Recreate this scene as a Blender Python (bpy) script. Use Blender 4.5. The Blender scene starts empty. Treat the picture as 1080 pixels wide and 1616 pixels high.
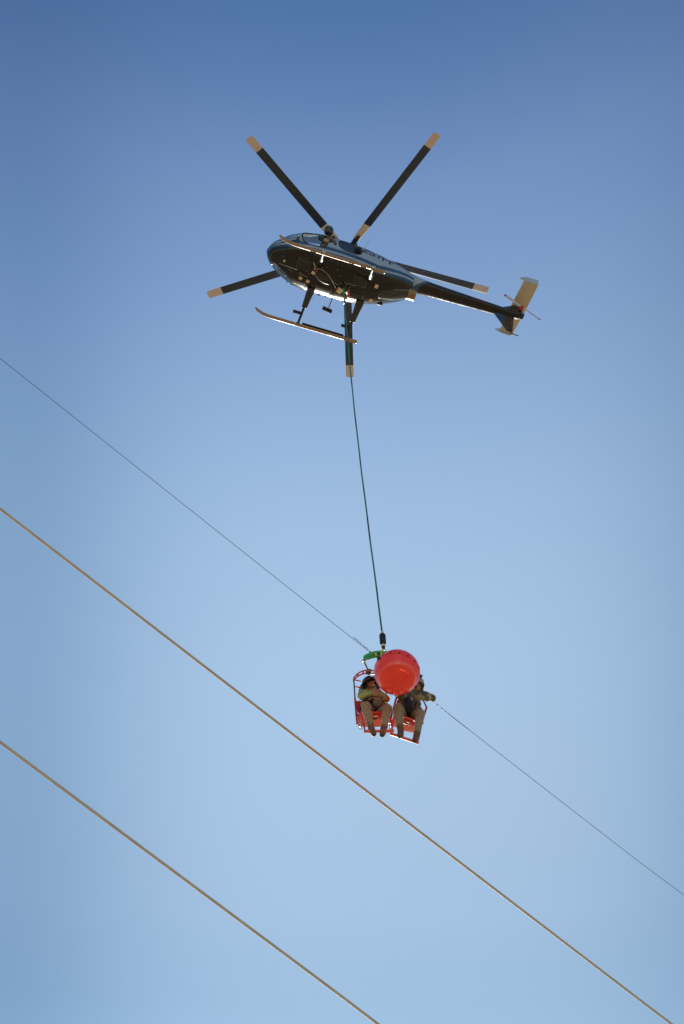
import bpy, bmesh, math, random
from mathutils import Vector, Matrix, Quaternion
random.seed(7)
R = math.radians
C = bpy.context.scene.collection
sc = bpy.context.scene

# ------------------------------------------------------------------ camera
cam_d = bpy.data.cameras.new("camera")
cam = bpy.data.objects.new("camera", cam_d)
C.objects.link(cam)
cam.location = (0, 0, 1.6)
cam.rotation_euler = (R(90 + 49.5), 0, 0)
cam_d.sensor_fit = 'VERTICAL'
cam_d.sensor_height = 36.0
cam_d.lens = 36.0 * 2000.0 / 1616.0
cam_d.clip_start = 0.1
cam_d.clip_end = 20000
sc.camera = cam

# ------------------------------------------------------------------ sky and sun
SUN_AZ, SUN_EL = -8.0, 13.0          # azimuth clockwise from +Y, elevation
w = bpy.data.worlds.new("World")
sc.world = w
w.use_nodes = True
nt = w.node_tree
nt.nodes.clear()
sky = nt.nodes.new('ShaderNodeTexSky')
sky.sky_type = 'NISHITA'
sky.sun_disc = False
sky.sun_elevation = R(SUN_EL)
sky.sun_rotation = R(SUN_AZ)
sky.altitude = 300
sky.air_density = 1.0
sky.dust_density = 0.0
sky.ozone_density = 1.5
bg = nt.nodes.new('ShaderNodeBackground')
bg.inputs['Strength'].default_value = 0.108
out = nt.nodes.new('ShaderNodeOutputWorld')
# sky gain by height above the horizon, lens falloff worked into the colour
g_tc = nt.nodes.new('ShaderNodeTexCoord')
g_sp = nt.nodes.new('ShaderNodeSeparateXYZ')
g_cr = nt.nodes.new('ShaderNodeValToRGB')
g_cr.color_ramp.interpolation = 'B_SPLINE'
g_el = g_cr.color_ramp.elements
GR = [(.30, (.85, .78, .70)), (.468, (.86, .79, .69)), (.525, (1.06, .90, .77)), (.621, (1.40, 1.17, .96)), (.712, (1.64, 1.37, 1.13)), (.794, (1.62, 1.42, 1.22)), (.897, (1.16, 1.13, 1.20)), (.95, (.48, .66, .88))]
for i, (p, c) in enumerate(GR):
    e = g_el[i] if i < 2 else g_el.new(p)
    e.position = p
    e.color = (c[0] / 2, c[1] / 2, c[2] / 2, 1)
g_m = nt.nodes.new('ShaderNodeMix'); g_m.data_type = 'RGBA'; g_m.blend_type = 'MULTIPLY'; g_m.inputs['Factor'].default_value = 1
g_v = nt.nodes.new('ShaderNodeVectorMath'); g_v.operation = 'SCALE'; g_v.inputs['Scale'].default_value = 2.0
nt.links.new(g_tc.outputs['Generated'], g_sp.inputs[0])
nt.links.new(g_sp.outputs['Z'], g_cr.inputs['Fac'])
nt.links.new(g_cr.outputs['Color'], g_v.inputs[0])
# lens vignette painted into the sky colour, darker to both sides
g_x = nt.nodes.new('ShaderNodeMath'); g_x.operation = 'MULTIPLY'
g_o = nt.nodes.new('ShaderNodeMath'); g_o.operation = 'SUBTRACT'; g_o.inputs[1].default_value = .045
nt.links.new(g_sp.outputs['X'], g_o.inputs[0])
nt.links.new(g_o.outputs[0], g_x.inputs[0]); nt.links.new(g_o.outputs[0], g_x.inputs[1])
g_f = nt.nodes.new('ShaderNodeMapRange'); g_f.inputs['From Min'].default_value = 0.0; g_f.inputs['From Max'].default_value = 0.085
g_f.interpolation_type = 'SMOOTHSTEP'
nt.links.new(g_x.outputs[0], g_f.inputs['Value'])
g_b = nt.nodes.new('ShaderNodeMix'); g_b.data_type = 'RGBA'; g_b.blend_type = 'MIX'
g_b.inputs['A'].default_value = (1.03, 1.02, 1.01, 1); g_b.inputs['B'].default_value = (.62, .70, .77, 1)
nt.links.new(g_f.outputs['Result'], g_b.inputs['Factor'])
g_n = nt.nodes.new('ShaderNodeMix'); g_n.data_type = 'RGBA'; g_n.blend_type = 'MULTIPLY'; g_n.inputs['Factor'].default_value = 1
nt.links.new(sky.outputs[0], g_n.inputs['A']); nt.links.new(g_b.outputs['Result'], g_n.inputs['B'])
nt.links.new(g_n.outputs['Result'], g_m.inputs['A'])
nt.links.new(g_v.outputs[0], g_m.inputs['B'])
nt.links.new(g_m.outputs['Result'], bg.inputs[0])
nt.links.new(bg.outputs[0], out.inputs[0])

sun_d = bpy.data.lights.new("sun", 'SUN')
sun_d.energy = 4.6
sun_d.angle = R(0.5)
sun_d.color = (1.0, 0.93, 0.82)
sun = bpy.data.objects.new("sun", sun_d)
C.objects.link(sun)
sd = Vector((math.sin(R(SUN_AZ)) * math.cos(R(SUN_EL)), math.cos(R(SUN_AZ)) * math.cos(R(SUN_EL)), math.sin(R(SUN_EL))))
sun.rotation_euler = sd.to_track_quat('Z', 'Y').to_euler()
sun.location = (0, 0, 60)

sc.view_settings.view_transform = 'Standard'
sc.view_settings.look = 'None'
sc.view_settings.exposure = 1.15
sc.cycles.diffuse_bounces = 12
sc.cycles.transmission_bounces = 16
sc.cycles.max_bounces = 24
sc.view_settings.gamma = 1.0

# ------------------------------------------------------------------ materials
MATS = {}
def mat(name, col, rough=0.5, metal=0.0, coat=0.0, noise=0.0, nscale=8.0, bump=0.0, bscale=30.0, spec=0.5, sheen=0.0, trans=0.0):
    if name in MATS:
        return MATS[name]
    m = bpy.data.materials.new(name)
    m.use_nodes = True
    n = m.node_tree.nodes
    l = m.node_tree.links
    b = n['Principled BSDF']
    b.inputs['Base Color'].default_value = (*col, 1)
    b.inputs['Roughness'].default_value = rough
    b.inputs['Metallic'].default_value = metal
    b.inputs['Coat Weight'].default_value = coat
    b.inputs['Coat Roughness'].default_value = 0.06
    b.inputs['Specular IOR Level'].default_value = spec
    b.inputs['Sheen Weight'].default_value = sheen
    tc = n.new('ShaderNodeTexCoord')
    if noise > 0:
        t = n.new('ShaderNodeTexNoise')
        t.inputs['Scale'].default_value = nscale
        t.inputs['Detail'].default_value = 6
        r = n.new('ShaderNodeMapRange')
        r.inputs['To Min'].default_value = 1 - noise
        r.inputs['To Max'].default_value = 1 + noise
        x = n.new('ShaderNodeMix')
        x.data_type = 'RGBA'
        x.blend_type = 'MULTIPLY'
        x.inputs['Factor'].default_value = 1
        x.inputs['A'].default_value = (*col, 1)
        l.new(tc.outputs['Object'], t.inputs['Vector'])
        l.new(t.outputs['Fac'], r.inputs['Value'])
        l.new(r.outputs['Result'], x.inputs['B'])
        l.new(x.outputs['Result'], b.inputs['Base Color'])
    if bump > 0:
        t = n.new('ShaderNodeTexNoise')
        t.inputs['Scale'].default_value = bscale
        t.inputs['Detail'].default_value = 4
        bp = n.new('ShaderNodeBump')
        bp.inputs['Strength'].default_value = bump
        bp.inputs['Distance'].default_value = 0.02
        l.new(tc.outputs['Object'], t.inputs['Vector'])
        l.new(t.outputs['Fac'], bp.inputs['Height'])
        l.new(bp.outputs['Normal'], b.inputs['Normal'])
    MATS[name] = m
    return m

def glass_mat(name, tint=(0.85, 0.92, 0.97), refl=1.0, base=0.06):
    m = bpy.data.materials.new(name)
    m.use_nodes = True
    n = m.node_tree.nodes
    l = m.node_tree.links
    n.clear()
    o = n.new('ShaderNodeOutputMaterial')
    tr = n.new('ShaderNodeBsdfTransparent')
    tr.inputs[0].default_value = (*tint, 1)
    gl = n.new('ShaderNodeBsdfGlossy')
    gl.inputs['Roughness'].default_value = 0.04
    lw = n.new('ShaderNodeLayerWeight')
    lw.inputs['Blend'].default_value = 0.35
    mr = n.new('ShaderNodeMapRange')
    mr.inputs['To Min'].default_value = base
    mr.inputs['To Max'].default_value = refl
    mx = n.new('ShaderNodeMixShader')
    l.new(lw.outputs['Fresnel'], mr.inputs['Value'])
    l.new(mr.outputs['Result'], mx.inputs[0])
    l.new(tr.outputs[0], mx.inputs[1])
    l.new(gl.outputs[0], mx.inputs[2])
    l.new(mx.outputs[0], o.inputs[0])
    return m

BLACK = mat('black_paint', (0.012, 0.011, 0.010), 0.22, coat=0.5, noise=0.5, nscale=6, bump=0.12, bscale=9)
MATTE = mat('matte_black', (0.018, 0.018, 0.02), 0.55, noise=0.3)
DARKMETAL = mat('dark_metal', (0.05, 0.05, 0.055), 0.4, metal=0.6, noise=0.3)
STEEL = mat('steel', (0.45, 0.45, 0.46), 0.35, metal=0.9, noise=0.2)
SKID = mat('skid_paint', (0.33, 0.22, 0.14), 0.38, coat=0.2, noise=0.25, nscale=14)
WHITE = mat('white_paint', (0.72, 0.72, 0.70), 0.3, coat=0.3, noise=0.06)
TAIL = mat('tail_paint', (0.60, 0.51, 0.38), 0.35, coat=0.2, noise=0.07, nscale=5)
CREAM = mat('cream_blade_root', (0.86, 0.73, 0.50), 0.5, noise=0.1)
TIP = mat('blade_tip', (0.72, 0.60, 0.56), 0.5, noise=0.12)
BLADE = mat('blade_black', (0.032, 0.045, 0.07), 0.4, noise=0.35, nscale=3)
BEIGE = mat('beige_pad', (0.75, 0.62, 0.42), 0.6, noise=0.1)
CABIN = mat('cabin_lining', (0.05, 0.05, 0.05), 0.8, noise=0.2)
SKIN = mat('skin', (0.50, 0.28, 0.19), 0.5, noise=0.1, nscale=20)
GREEN = mat('green_plastic', (0.03, 0.48, 0.14), 0.35, noise=0.15, nscale=12)
YELLOW = mat('yellow_strap', (0.75, 0.62, 0.08), 0.6)
RED = mat('red_tube', (0.62, 0.03, 0.06), 0.35, coat=0.3, noise=0.15, nscale=20)
ORANGE = mat('orange_plastic', (0.85, 0.10, 0.02), 0.4, coat=0.2, noise=0.12, nscale=14)
REDWEB = mat('red_webbing', (0.45, 0.015, 0.02), 0.7, noise=0.2, nscale=30)
WIRE = mat('aluminium_strand', (0.30, 0.24, 0.18), 0.45, metal=0.35, noise=0.15, nscale=3)
THIN = mat('grey_steel_strand', (0.13, 0.17, 0.22), 0.8, spec=0.1)

# ------------------------------------------------------------------ mesh helpers
class MB:
    def __init__(self):
        self.v = []
        self.f = []
        self.m = []
    def add(self, vs, fs, mi=0):
        o = len(self.v)
        self.v += [tuple(p) for p in vs]
        self.f += [[i + o for i in f] for f in fs]
        self.m += [mi] * len(fs)
        return self
    def box(self, c, s, rot=None, mi=0, bev=0.0):
        hx, hy, hz = s[0] / 2, s[1] / 2, s[2] / 2
        if bev > 0:
            b = min(bev, hx * .9, hy * .9, hz * .9)
            bm = bmesh.new()
            bmesh.ops.create_cube(bm, size=1)
            for q in bm.verts:
                q.co = Vector((q.co.x * s[0], q.co.y * s[1], q.co.z * s[2]))
            bmesh.ops.bevel(bm, geom=bm.edges[:], offset=b, segments=2, affect='EDGES', profile=0.6)
            P = [q.co.copy() for q in bm.verts]
            bm.verts.index_update()
            F = [[q.index for q in f.verts] for f in bm.faces]
            bm.free()
        else:
            P = [Vector((x, y, z)) for x in (-hx, hx) for y in (-hy, hy) for z in (-hz, hz)]
            F = [[0, 1, 3, 2], [4, 6, 7, 5], [0, 4, 5, 1], [2, 3, 7, 6], [0, 2, 6, 4], [1, 5, 7, 3]]
        if rot is not None:
            P = [rot @ p for p in P]
        P = [p + Vector(c) for p in P]
        return self.add(P, F, mi)
    def tube(self, pts, rad, seg=10, mi=0, caps=True, flat=1.0, up=None):
        pts = [Vector(p) for p in pts]
        n = len(pts)
        if not hasattr(rad, '__len__'):
            rad = [rad] * n
        t = (pts[1] - pts[0]).normalized()
        a = Vector(up) if up is not None else (Vector((0, 0, 1)) if abs(t.z) < 0.9 else Vector((1, 0, 0)))
        u = (a - t * a.dot(t)).normalized()
        vs, fs = [], []
        for i in range(n):
            if i == 0: t2 = pts[1] - pts[0]
            elif i == n - 1: t2 = pts[-1] - pts[-2]
            else: t2 = pts[i + 1] - pts[i - 1]
            t2.normalize()
            u = (u - t2 * u.dot(t2)).normalized()
            b = t2.cross(u)
            for k in range(seg):
                an = 2 * math.pi * k / seg
                vs.append(pts[i] + (u * math.cos(an) * flat + b * math.sin(an)) * rad[i])
        for i in range(n - 1):
            for k in range(seg):
                k2 = (k + 1) % seg
                fs.append([i * seg + k, i * seg + k2, (i + 1) * seg + k2, (i + 1) * seg + k])
        if caps:
            fs.append([k for k in range(seg)][::-1])
            fs.append([(n - 1) * seg + k for k in range(seg)])
        return self.add(vs, fs, mi)
    def cyl(self, a, b, r, seg=20, mi=0):
        return self.tube([a, b], r, seg, mi)
    def ball(self, c, r, seg=20, rings=12, mi=0):
        if not hasattr(r, '__len__'):
            r = (r, r, r)
        vs, fs = [], []
        for i in range(rings + 1):
            ph = math.pi * i / rings
            for k in range(seg):
                th = 2 * math.pi * k / seg
                vs.append((c[0] + r[0] * math.sin(ph) * math.cos(th), c[1] + r[1] * math.sin(ph) * math.sin(th), c[2] + r[2] * math.cos(ph)))
        for i in range(rings):
            for k in range(seg):
                k2 = (k + 1) % seg
                fs.append([i * seg + k, (i + 1) * seg + k, (i + 1) * seg + k2, i * seg + k2])
        return self.add(vs, fs, mi)
    def prism(self, poly, axis, lo, hi, mi=0):
        # poly in the two other axes, extruded along axis
        def P(a, b, c):
            return {'x': (c, a, b), 'y': (a, c, b), 'z': (a, b, c)}[axis]
        n = len(poly)
        vs = [P(a, b, lo) for a, b in poly] + [P(a, b, hi) for a, b in poly]
        fs = [list(range(n))[::-1], list(range(n, 2 * n))] + [[i, (i + 1) % n, (i + 1) % n + n, i + n] for i in range(n)]
        return self.add(vs, fs, mi)
    def build(self, name, mats, parent=None, smooth=True, fix=True, angle=40):
        me = bpy.data.meshes.new(name)
        me.from_pydata(self.v, [], self.f)
        bm = bmesh.new()
        bm.from_mesh(me)
        bmesh.ops.remove_doubles(bm, verts=bm.verts, dist=1e-5)
        if fix:
            bmesh.ops.recalc_face_normals(bm, faces=bm.faces)
        bm.to_mesh(me)
        bm.free()
        if not isinstance(mats, (list, tuple)):
            mats = [mats]
        for m in mats:
            me.materials.append(m)
        if len(me.polygons) == len(self.m):
            for p, mi in zip(me.polygons, self.m):
                p.material_index = mi
        o = bpy.data.objects.new(name, me)
        C.objects.link(o)
        if smooth:
            for p in me.polygons:
                p.use_smooth = True
            bm = bmesh.new()
            bm.from_mesh(me)
            for e in bm.edges:
                if len(e.link_faces) == 2 and e.calc_face_angle(0) > R(angle):
                    e.smooth = False
            bm.to_mesh(me)
            bm.free()
        if parent is not None:
            o.parent = parent
        return o

def empty(name, loc=(0, 0, 0)):
    o = bpy.data.objects.new(name, None)
    o.empty_display_size = 0.2
    C.objects.link(o)
    o.location = loc
    return o

def tag(o, label=None, cat=None, group=None, kind=None):
    if label: o['label'] = label
    if cat: o['category'] = cat
    if group: o['group'] = group
    if kind: o['kind'] = kind
    return o

def bake(o, mods):
    """evaluate modifiers into the mesh"""
    for typ, kw in mods:
        m = o.modifiers.new(typ, typ)
        for k, v in kw.items():
            setattr(m, k, v)
    dg = bpy.context.evaluated_depsgraph_get()
    ev = o.evaluated_get(dg)
    me = bpy.data.meshes.new_from_object(ev)
    o.modifiers.clear()
    o.data = me
    return o

FOLDS = bpy.data.textures.new('cloth_folds', 'CLOUDS')
FOLDS.noise_scale = .08
FOLDS.noise_depth = 3
def fleshy(name, caps, material, parent, voxel=0.008, smooth=3, folds=0.0):
    """one continuous skin grown over tapered limbs: caps = [('c',[(p,r),...]) | ('e',centre,(rx,ry,rz),rot)]"""
    mb = MB()
    for c in caps:
        if c[0] == 'c':
            pts = [Vector(p) for p, r in c[1]]
            rr = [r for p, r in c[1]]
            P, Q = [], []
            for i in range(len(pts) - 1):
                for s in range(6):
                    t = s / 6
                    P.append(pts[i].lerp(pts[i + 1], t))
                    Q.append(rr[i] * (1 - t) + rr[i + 1] * t)
            P.append(pts[-1]); Q.append(rr[-1])
            mb.tube(P, Q, 12)
            mb.ball(pts[0], rr[0] * 0.995, 12, 8)
            mb.ball(pts[-1], rr[-1] * 0.995, 12, 8)
            for p, r in zip(pts[1:-1], rr[1:-1]):
                mb.ball(p, r * 1.0, 12, 8)
        else:
            m2 = MB().ball((0, 0, 0), c[2], 18, 12)
            rot = c[3] if len(c) > 3 else Matrix.Identity(3)
            mb.add([rot @ Vector(p) + Vector(c[1]) for p in m2.v], m2.f)
    o = mb.build(name, material, None, smooth=False)
    bake(o, [('REMESH', dict(mode='VOXEL', voxel_size=voxel)), ('SMOOTH', dict(factor=0.5, iterations=smooth))] + ([('DISPLACE', dict(texture=FOLDS, strength=folds, mid_level=.5, texture_coords='GLOBAL'))] if folds else []))
    for p in o.data.polygons:
        p.use_smooth = True
    if not o.data.materials:
        o.data.materials.append(material)
    if parent is not None:
        o.parent = parent
    return o

# ------------------------------------------------------------------ ground (below and behind the camera, it lights the undersides)
def ground():
    n = 60
    ext = 6000.0
    mb = MB()
    g = []
    for i in range(n + 1):
        t = (i / n) * 2 - 1
        g.append(math.copysign(abs(t) ** 2.4, t) * ext)
    vs, fs = [], []
    for y in g:
        for x in g:
            d = math.hypot(x, y)
            z = 0.0 if d < 60 else (math.sin(x * 0.004 + 1) * math.cos(y * 0.005) * 9 + math.sin(x * .013) * 3) * min(1, (d - 60) / 600)
            vs.append((x, y, z))
    for j in range(n):
        for i in range(n):
            a = j * (n + 1) + i
            fs.append([a, a + 1, a + n + 2, a + n + 1])
    mb.add(vs, fs)
    m = bpy.data.materials.new('dry_grassland')
    m.use_nodes = True
    nn = m.node_tree.nodes
    l = m.node_tree.links
    b = nn['Principled BSDF']
    b.inputs['Roughness'].default_value = 0.95
    tc = nn.new('ShaderNodeTexCoord')
    n1 = nn.new('ShaderNodeTexNoise'); n1.inputs['Scale'].default_value = 0.03; n1.inputs['Detail'].default_value = 8
    n2 = nn.new('ShaderNodeTexNoise'); n2.inputs['Scale'].default_value = 2.2; n2.inputs['Detail'].default_value = 8
    cr = nn.new('ShaderNodeValToRGB')
    cr.color_ramp.elements[0].position = 0.35; cr.color_ramp.elements[0].color = (0.20, 0.14, 0.07, 1)
    cr.color_ramp.elements[1].position = 0.65; cr.color_ramp.elements[1].color = (0.54, 0.38, 0.21, 1)
    mx = nn.new('ShaderNodeMix'); mx.data_type = 'FLOAT'; mx.inputs['Factor'].default_value = 0.5
    l.new(tc.outputs['Object'], n1.inputs['Vector']); l.new(tc.outputs['Object'], n2.inputs['Vector'])
    l.new(n1.outputs['Fac'], mx.inputs['A']); l.new(n2.outputs['Fac'], mx.inputs['B'])
    l.new(mx.outputs['Result'], cr.inputs['Fac']); l.new(cr.outputs['Color'], b.inputs['Base Color'])
    o = mb.build('ground', m, fix=False)
    tag(o, kind='structure')
ground()

# ------------------------------------------------------------------ helicopter
heli = empty('helicopter')
M3 = Matrix(((-0.94825, 0.317113, 0.016145), (-0.317153, -0.948374, 0.000106), (0.015345, -0.005019, 0.99987)))
heli.matrix_world = Matrix.Translation((0.0738, 16.7626, 29.4571)) @ M3.to_4x4()
HELI = Matrix.Translation((0.0738, 16.7626, 29.4571)) @ M3.to_4x4()
tag(heli, 'black bellied single rotor helicopter with pale blue sides hovering high above the wires', 'helicopter')

ST = [(-1.8, .30, 1.33, 2.0), (-1.5, .42, 1.12, 2.05), (-1.0, .55, .859, 2.14), (-.5, .64, .70, 2.19), (0, .685, .648, 2.218),
      (.6, .695, .643, 2.208), (1.2, .655, .67, 2.09), (1.6, .522, .80, 1.94), (1.9, .326, .94, 1.73), (2.05, .19, 1.06, 1.57), (2.14, .03, 1.27, 1.36)]
def catmull(xs, ys, x):
    n = len(xs)
    if x <= xs[0]: return ys[0]
    if x >= xs[-1]: return ys[-1]
    i = max(j for j in range(n - 1) if xs[j] <= x)
    x0, x1 = xs[i], xs[i + 1]
    h = x1 - x0
    def m(j):
        if j == 0: return (ys[1] - ys[0]) / (xs[1] - xs[0])
        if j == n - 1: return (ys[-1] - ys[-2]) / (xs[-1] - xs[-2])
        return (ys[j + 1] - ys[j - 1]) / (xs[j + 1] - xs[j - 1])
    t = (x - x0) / h
    return ((2*t**3 - 3*t*t + 1) * ys[i] + (t**3 - 2*t*t + t) * h * m(i) + (-2*t**3 + 3*t*t) * ys[i+1] + (t**3 - t*t) * h * m(i+1))
XS = [s[0] for s in ST]
def pod_dim(x):
    return [catmull(XS, [s[k] for s in ST], x) for k in (1, 2, 3)]
NEXP = 2.4
def spw(a):
    return math.copysign(abs(a) ** (2 / NEXP), a)
def pod(x, th):
    wd, zb, zt = pod_dim(x)
    return Vector((x, wd * spw(math.cos(th)), (zt + zb) / 2 + (zt - zb) / 2 * spw(math.sin(th))))
def pod_side(x, z, side=1, off=0.0):
    wd, zb, zt = pod_dim(x)
    zc, h = (zt + zb) / 2, (zt - zb) / 2
    q = max(0.0, 1 - abs((z - zc) / h) ** NEXP)
    return Vector((x, side * (wd * q ** (1 / NEXP) + off), z))
def pod_belly(x, y, off=0.0):
    wd, zb, zt = pod_dim(x)
    zc, h = (zt + zb) / 2, (zt - zb) / 2
    q = max(0.0, 1 - abs(y / wd) ** NEXP)
    return Vector((x, y, zc - h * q ** (1 / NEXP) - off))

def paint_mat(name, boom=False):
    """black belly, dark blue stripes, pale silver above; borders drawn in the craft's own coordinates"""
    m = bpy.data.materials.new(name)
    m.use_nodes = True
    n = m.node_tree.nodes
    l = m.node_tree.links
    b = n['Principled BSDF']
    tc = n.new('ShaderNodeTexCoord')
    sep = n.new('ShaderNodeSeparateXYZ')
    l.new(tc.outputs['Object'], sep.inputs[0])
    def mth(op, a, c, cl=False):
        q = n.new('ShaderNodeMath'); q.operation = op; q.use_clamp = cl
        for i, v in enumerate((a, c)):
            if isinstance(v, (int, float)): q.inputs[i].default_value = v
            elif v is not None: l.new(v, q.inputs[i])
        return q.outputs[0]
    X, Z = sep.outputs['X'], sep.outputs['Z']
    if boom:
        # border relative to the boom axis
        h = mth('ADD', mth('SUBTRACT', Z, 1.86), mth('MULTIPLY', mth('MAXIMUM', mth('ADD', X, 2.35), 0.0), 0.8))
    else:
        front = mth('MULTIPLY', mth('MAXIMUM', mth('SUBTRACT', X, 1.35), 0.0), 0.34)
        rear = mth('MULTIPLY', mth('MAXIMUM', mth('SUBTRACT', -0.7, X), 0.0), 0.42)
        rside = mth('MULTIPLY', mth('MAXIMUM', mth('MULTIPLY', sep.outputs['Y'], -1.0), 0.0), 0.30)
        h = mth('SUBTRACT', Z, mth('ADD', mth('ADD', mth('ADD', front, rear), rside), 0.955))
    cr = n.new('ShaderNodeValToRGB')
    cr.color_ramp.interpolation = 'CONSTANT'
    el = cr.color_ramp.elements
    blk, blue, pale = (0.007, 0.006, 0.0055, 1), (0.025, 0.085, 0.20, 1), (0.32, 0.41, 0.54, 1)
    t = mth('ADD', mth('MULTIPLY', h, 0.5), 0.5)
    if boom:
        seq = [(0, blk), (0.5 + .015, blue), (0.5 + .055, pale)]
    else:
        seq = [(0, blk), (0.5, blue), (0.5 + .035, pale), (0.5 + .065, blue), (0.5 + .125, pale), (0.5 + .131, blue), (0.5 + .134, pale)]
    el[0].position, el[0].color = seq[0]
    el[1].position, el[1].color = seq[1]
    for p, c in seq[2:]:
        e = el.new(p); e.color = c
    l.new(t, cr.inputs['Fac'])
    nz = n.new('ShaderNodeTexNoise'); nz.inputs['Scale'].default_value = 5; nz.inputs['Detail'].default_value = 7
    mp = n.new('ShaderNodeMapping'); mp.inputs['Scale'].default_value = (0.5, 2.2, 2.2)
    l.new(tc.outputs['Object'], mp.inputs[0]); l.new(mp.outputs[0], nz.inputs['Vector'])
    mr = n.new('ShaderNodeMapRange'); mr.inputs['From Min'].default_value = .3; mr.inputs['From Max'].default_value = .75
    mr.inputs['To Min'].default_value = 0.0; mr.inputs['To Max'].default_value = 0.012
    l.new(nz.outputs['Fac'], mr.inputs['Value'])
    dirt = n.new('ShaderNodeMix'); dirt.data_type = 'RGBA'; dirt.blend_type = 'ADD'
    dirt.inputs['B'].default_value = (1.0, 0.72, 0.42, 1)
    l.new(mr.outputs['Result'], dirt.inputs['Factor']); l.new(cr.outputs['Color'], dirt.inputs['A'])
    l.new(dirt.outputs['Result'], b.inputs['Base Color'])
    rr = n.new('ShaderNodeMapRange'); rr.inputs['To Min'].default_value = 0.10; rr.inputs['To Max'].default_value = 0.28
    l.new(nz.outputs['Fac'], rr.inputs['Value']); l.new(rr.outputs['Result'], b.inputs['Roughness'])
    b.inputs['Specular IOR Level'].default_value = 0.35
    b.inputs['Coat Weight'].default_value = 0.15
    b.inputs['Coat Roughness'].default_value = 0.08
    # panel seams and soft oil canning
    nb = n.new('ShaderNodeTexNoise'); nb.inputs['Scale'].default_value = 5.0; nb.inputs['Detail'].default_value = 2
    l.new(tc.outputs['Object'], nb.inputs['Vector'])
    bk = n.new('ShaderNodeTexBrick')
    bk.inputs['Scale'].default_value = 1.0; bk.inputs['Brick Width'].default_value = 0.52; bk.inputs['Row Height'].default_value = 0.36
    bk.inputs['Mortar Size'].default_value = 0.006; bk.offset = 0.0
    bk.inputs['Color1'].default_value = (1, 1, 1, 1); bk.inputs['Color2'].default_value = (1, 1, 1, 1); bk.inputs['Mortar'].default_value = (0, 0, 0, 1)
    l.new(tc.outputs['Object'], bk.inputs['Vector'])
    ad = mth('ADD', mth('MULTIPLY', nb.outputs['Fac'], 1.6), bk.outputs['Color'])
    bp = n.new('ShaderNodeBump'); bp.inputs['Strength'].default_value = 0.5; bp.inputs['Distance'].default_value = 0.01
    l.new(ad, bp.inputs['Height']); l.new(bp.outputs['Normal'], b.inputs['Normal'])
    return m
PAINT = paint_mat('fuselage_paint')
PAINTB = paint_mat('boom_paint', True)
GLASS = glass_mat('clear_canopy', (0.90, 0.95, 0.98), 0.8, 0.05)
TINT = glass_mat('tinted_window', (0.75, 0.82, 0.88), 0.9, 0.10)

def inellipse(x, z, cx, cz, a, b, n=2.8):
    return abs((x - cx) / a) ** n + abs((z - cz) / b) ** n < 1
DOOR = (1.04, 1.50, .335, .40)
REAR = (.10, 1.52, .32, .27)
def pod_build():
    NX, NT = 230, 220
    xs = []
    for i in range(NX + 1):
        t = i / NX
        xs.append(-1.8 + 3.94 * (1 - (1 - t) ** 1.35))
    vs = {}
    groups = {'fus': MB(), 'glass': MB(), 'tint': MB(), 'rg': MB(), 'chin': MB(), 'tint2': MB(), 'roof': MB()}
    P = [[pod(x, 2 * math.pi * k / NT - math.pi / 2 + 1e-4) for k in range(NT)] for x in xs]
    for i in range(NX):
        for k in range(NT):
            k2 = (k + 1) % NT
            q = [P[i][k], P[i][k2], P[i + 1][k2], P[i + 1][k]]
            c = (q[0] + q[1] + q[2] + q[3]) / 4
            x, y, z = c
            g = 'fus'
            if x > 1.44 and z > 1.22 + (x - 1.44) * .12 and abs(y) > .018:
                g = 'glass'
            elif .78 < x < 1.34 and z > 1.98 and abs(y) > .06:
                g = 'roof'
            elif inellipse(x, z, *DOOR):
                g = None if y > 0 else 'rg'
            elif inellipse(x, z, *REAR):
                g = 'tint' if y > 0 else 'tint2'
            elif 1.5 < x < 1.93 and z < 1.10 + (x - 1.44) * .12 and y < -.07 and abs(y) > .55 * (1.95 - x):
                g = 'chin'
            if g is None: continue
            groups[g].add(q, [[0, 1, 2, 3]])
    # rear bulkhead cap
    groups['fus'].add([P[0][k] for k in range(NT)], [list(range(NT))])
    f = groups['fus'].build('fuselage', PAINT, heli, angle=60)
    bake(f, [('SOLIDIFY', dict(thickness=0.02, offset=-1))])
    groups['glass'].build('windshield', GLASS, heli, fix=False)
    groups['tint'].build('rear_window', TINT, heli, fix=False)
    groups['tint2'].build('rear_window', TINT, heli, fix=False)
    groups['roof'].build('roof_window', GLASS, heli, fix=False)
    groups['chin'].build('chin_window', GLASS, heli, fix=False)
    groups['rg'].build('door_window', GLASS, heli, fix=False)
pod_build()

def rim(cx, cz, a, b, side, r, name, m, n=2.8):
    pts = []
    for k in range(61):
        t = 2 * math.pi * k / 60
        x = cx + a * math.copysign(abs(math.cos(t)) ** (2 / n), math.cos(t))
        z = cz + b * math.copysign(abs(math.sin(t)) ** (2 / n), math.sin(t))
        pts.append(pod_side(x, z, side, 0.002))
    return MB().tube(pts, r, 6, caps=False).build(name, m, heli)
for s in (1, -1):
    rim(*DOOR, s, .014, 'door_frame', MATTE)
    rim(*REAR, s, .010, 'window_frame', MATTE)
# windshield posts and the bow frame
mb = MB()
for x in (1.42,):
    mb.tube([pod(x, R(a)) + Vector((0, 0, 0)) for a in range(-30, 211, 6)], 0.022, 8)
mb.tube([pod(1.42 + .7 * t / 20, R(90)) for t in range(21)], 0.014, 8)
mb.build('windshield_frame', PAINT, heli)
MB().tube([pod_side(1.44 + .66 * t / 20, 1.22 + .66 * t / 20 * .12, 1, .003) for t in range(21)], .012, 6).build('windshield_trim', MATTE, heli)
MB().tube([pod_side(1.44 + .66 * t / 20, 1.22 + .66 * t / 20 * .12, -1, .003) for t in range(21)], .012, 6).build('windshield_trim', MATTE, heli)

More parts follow.
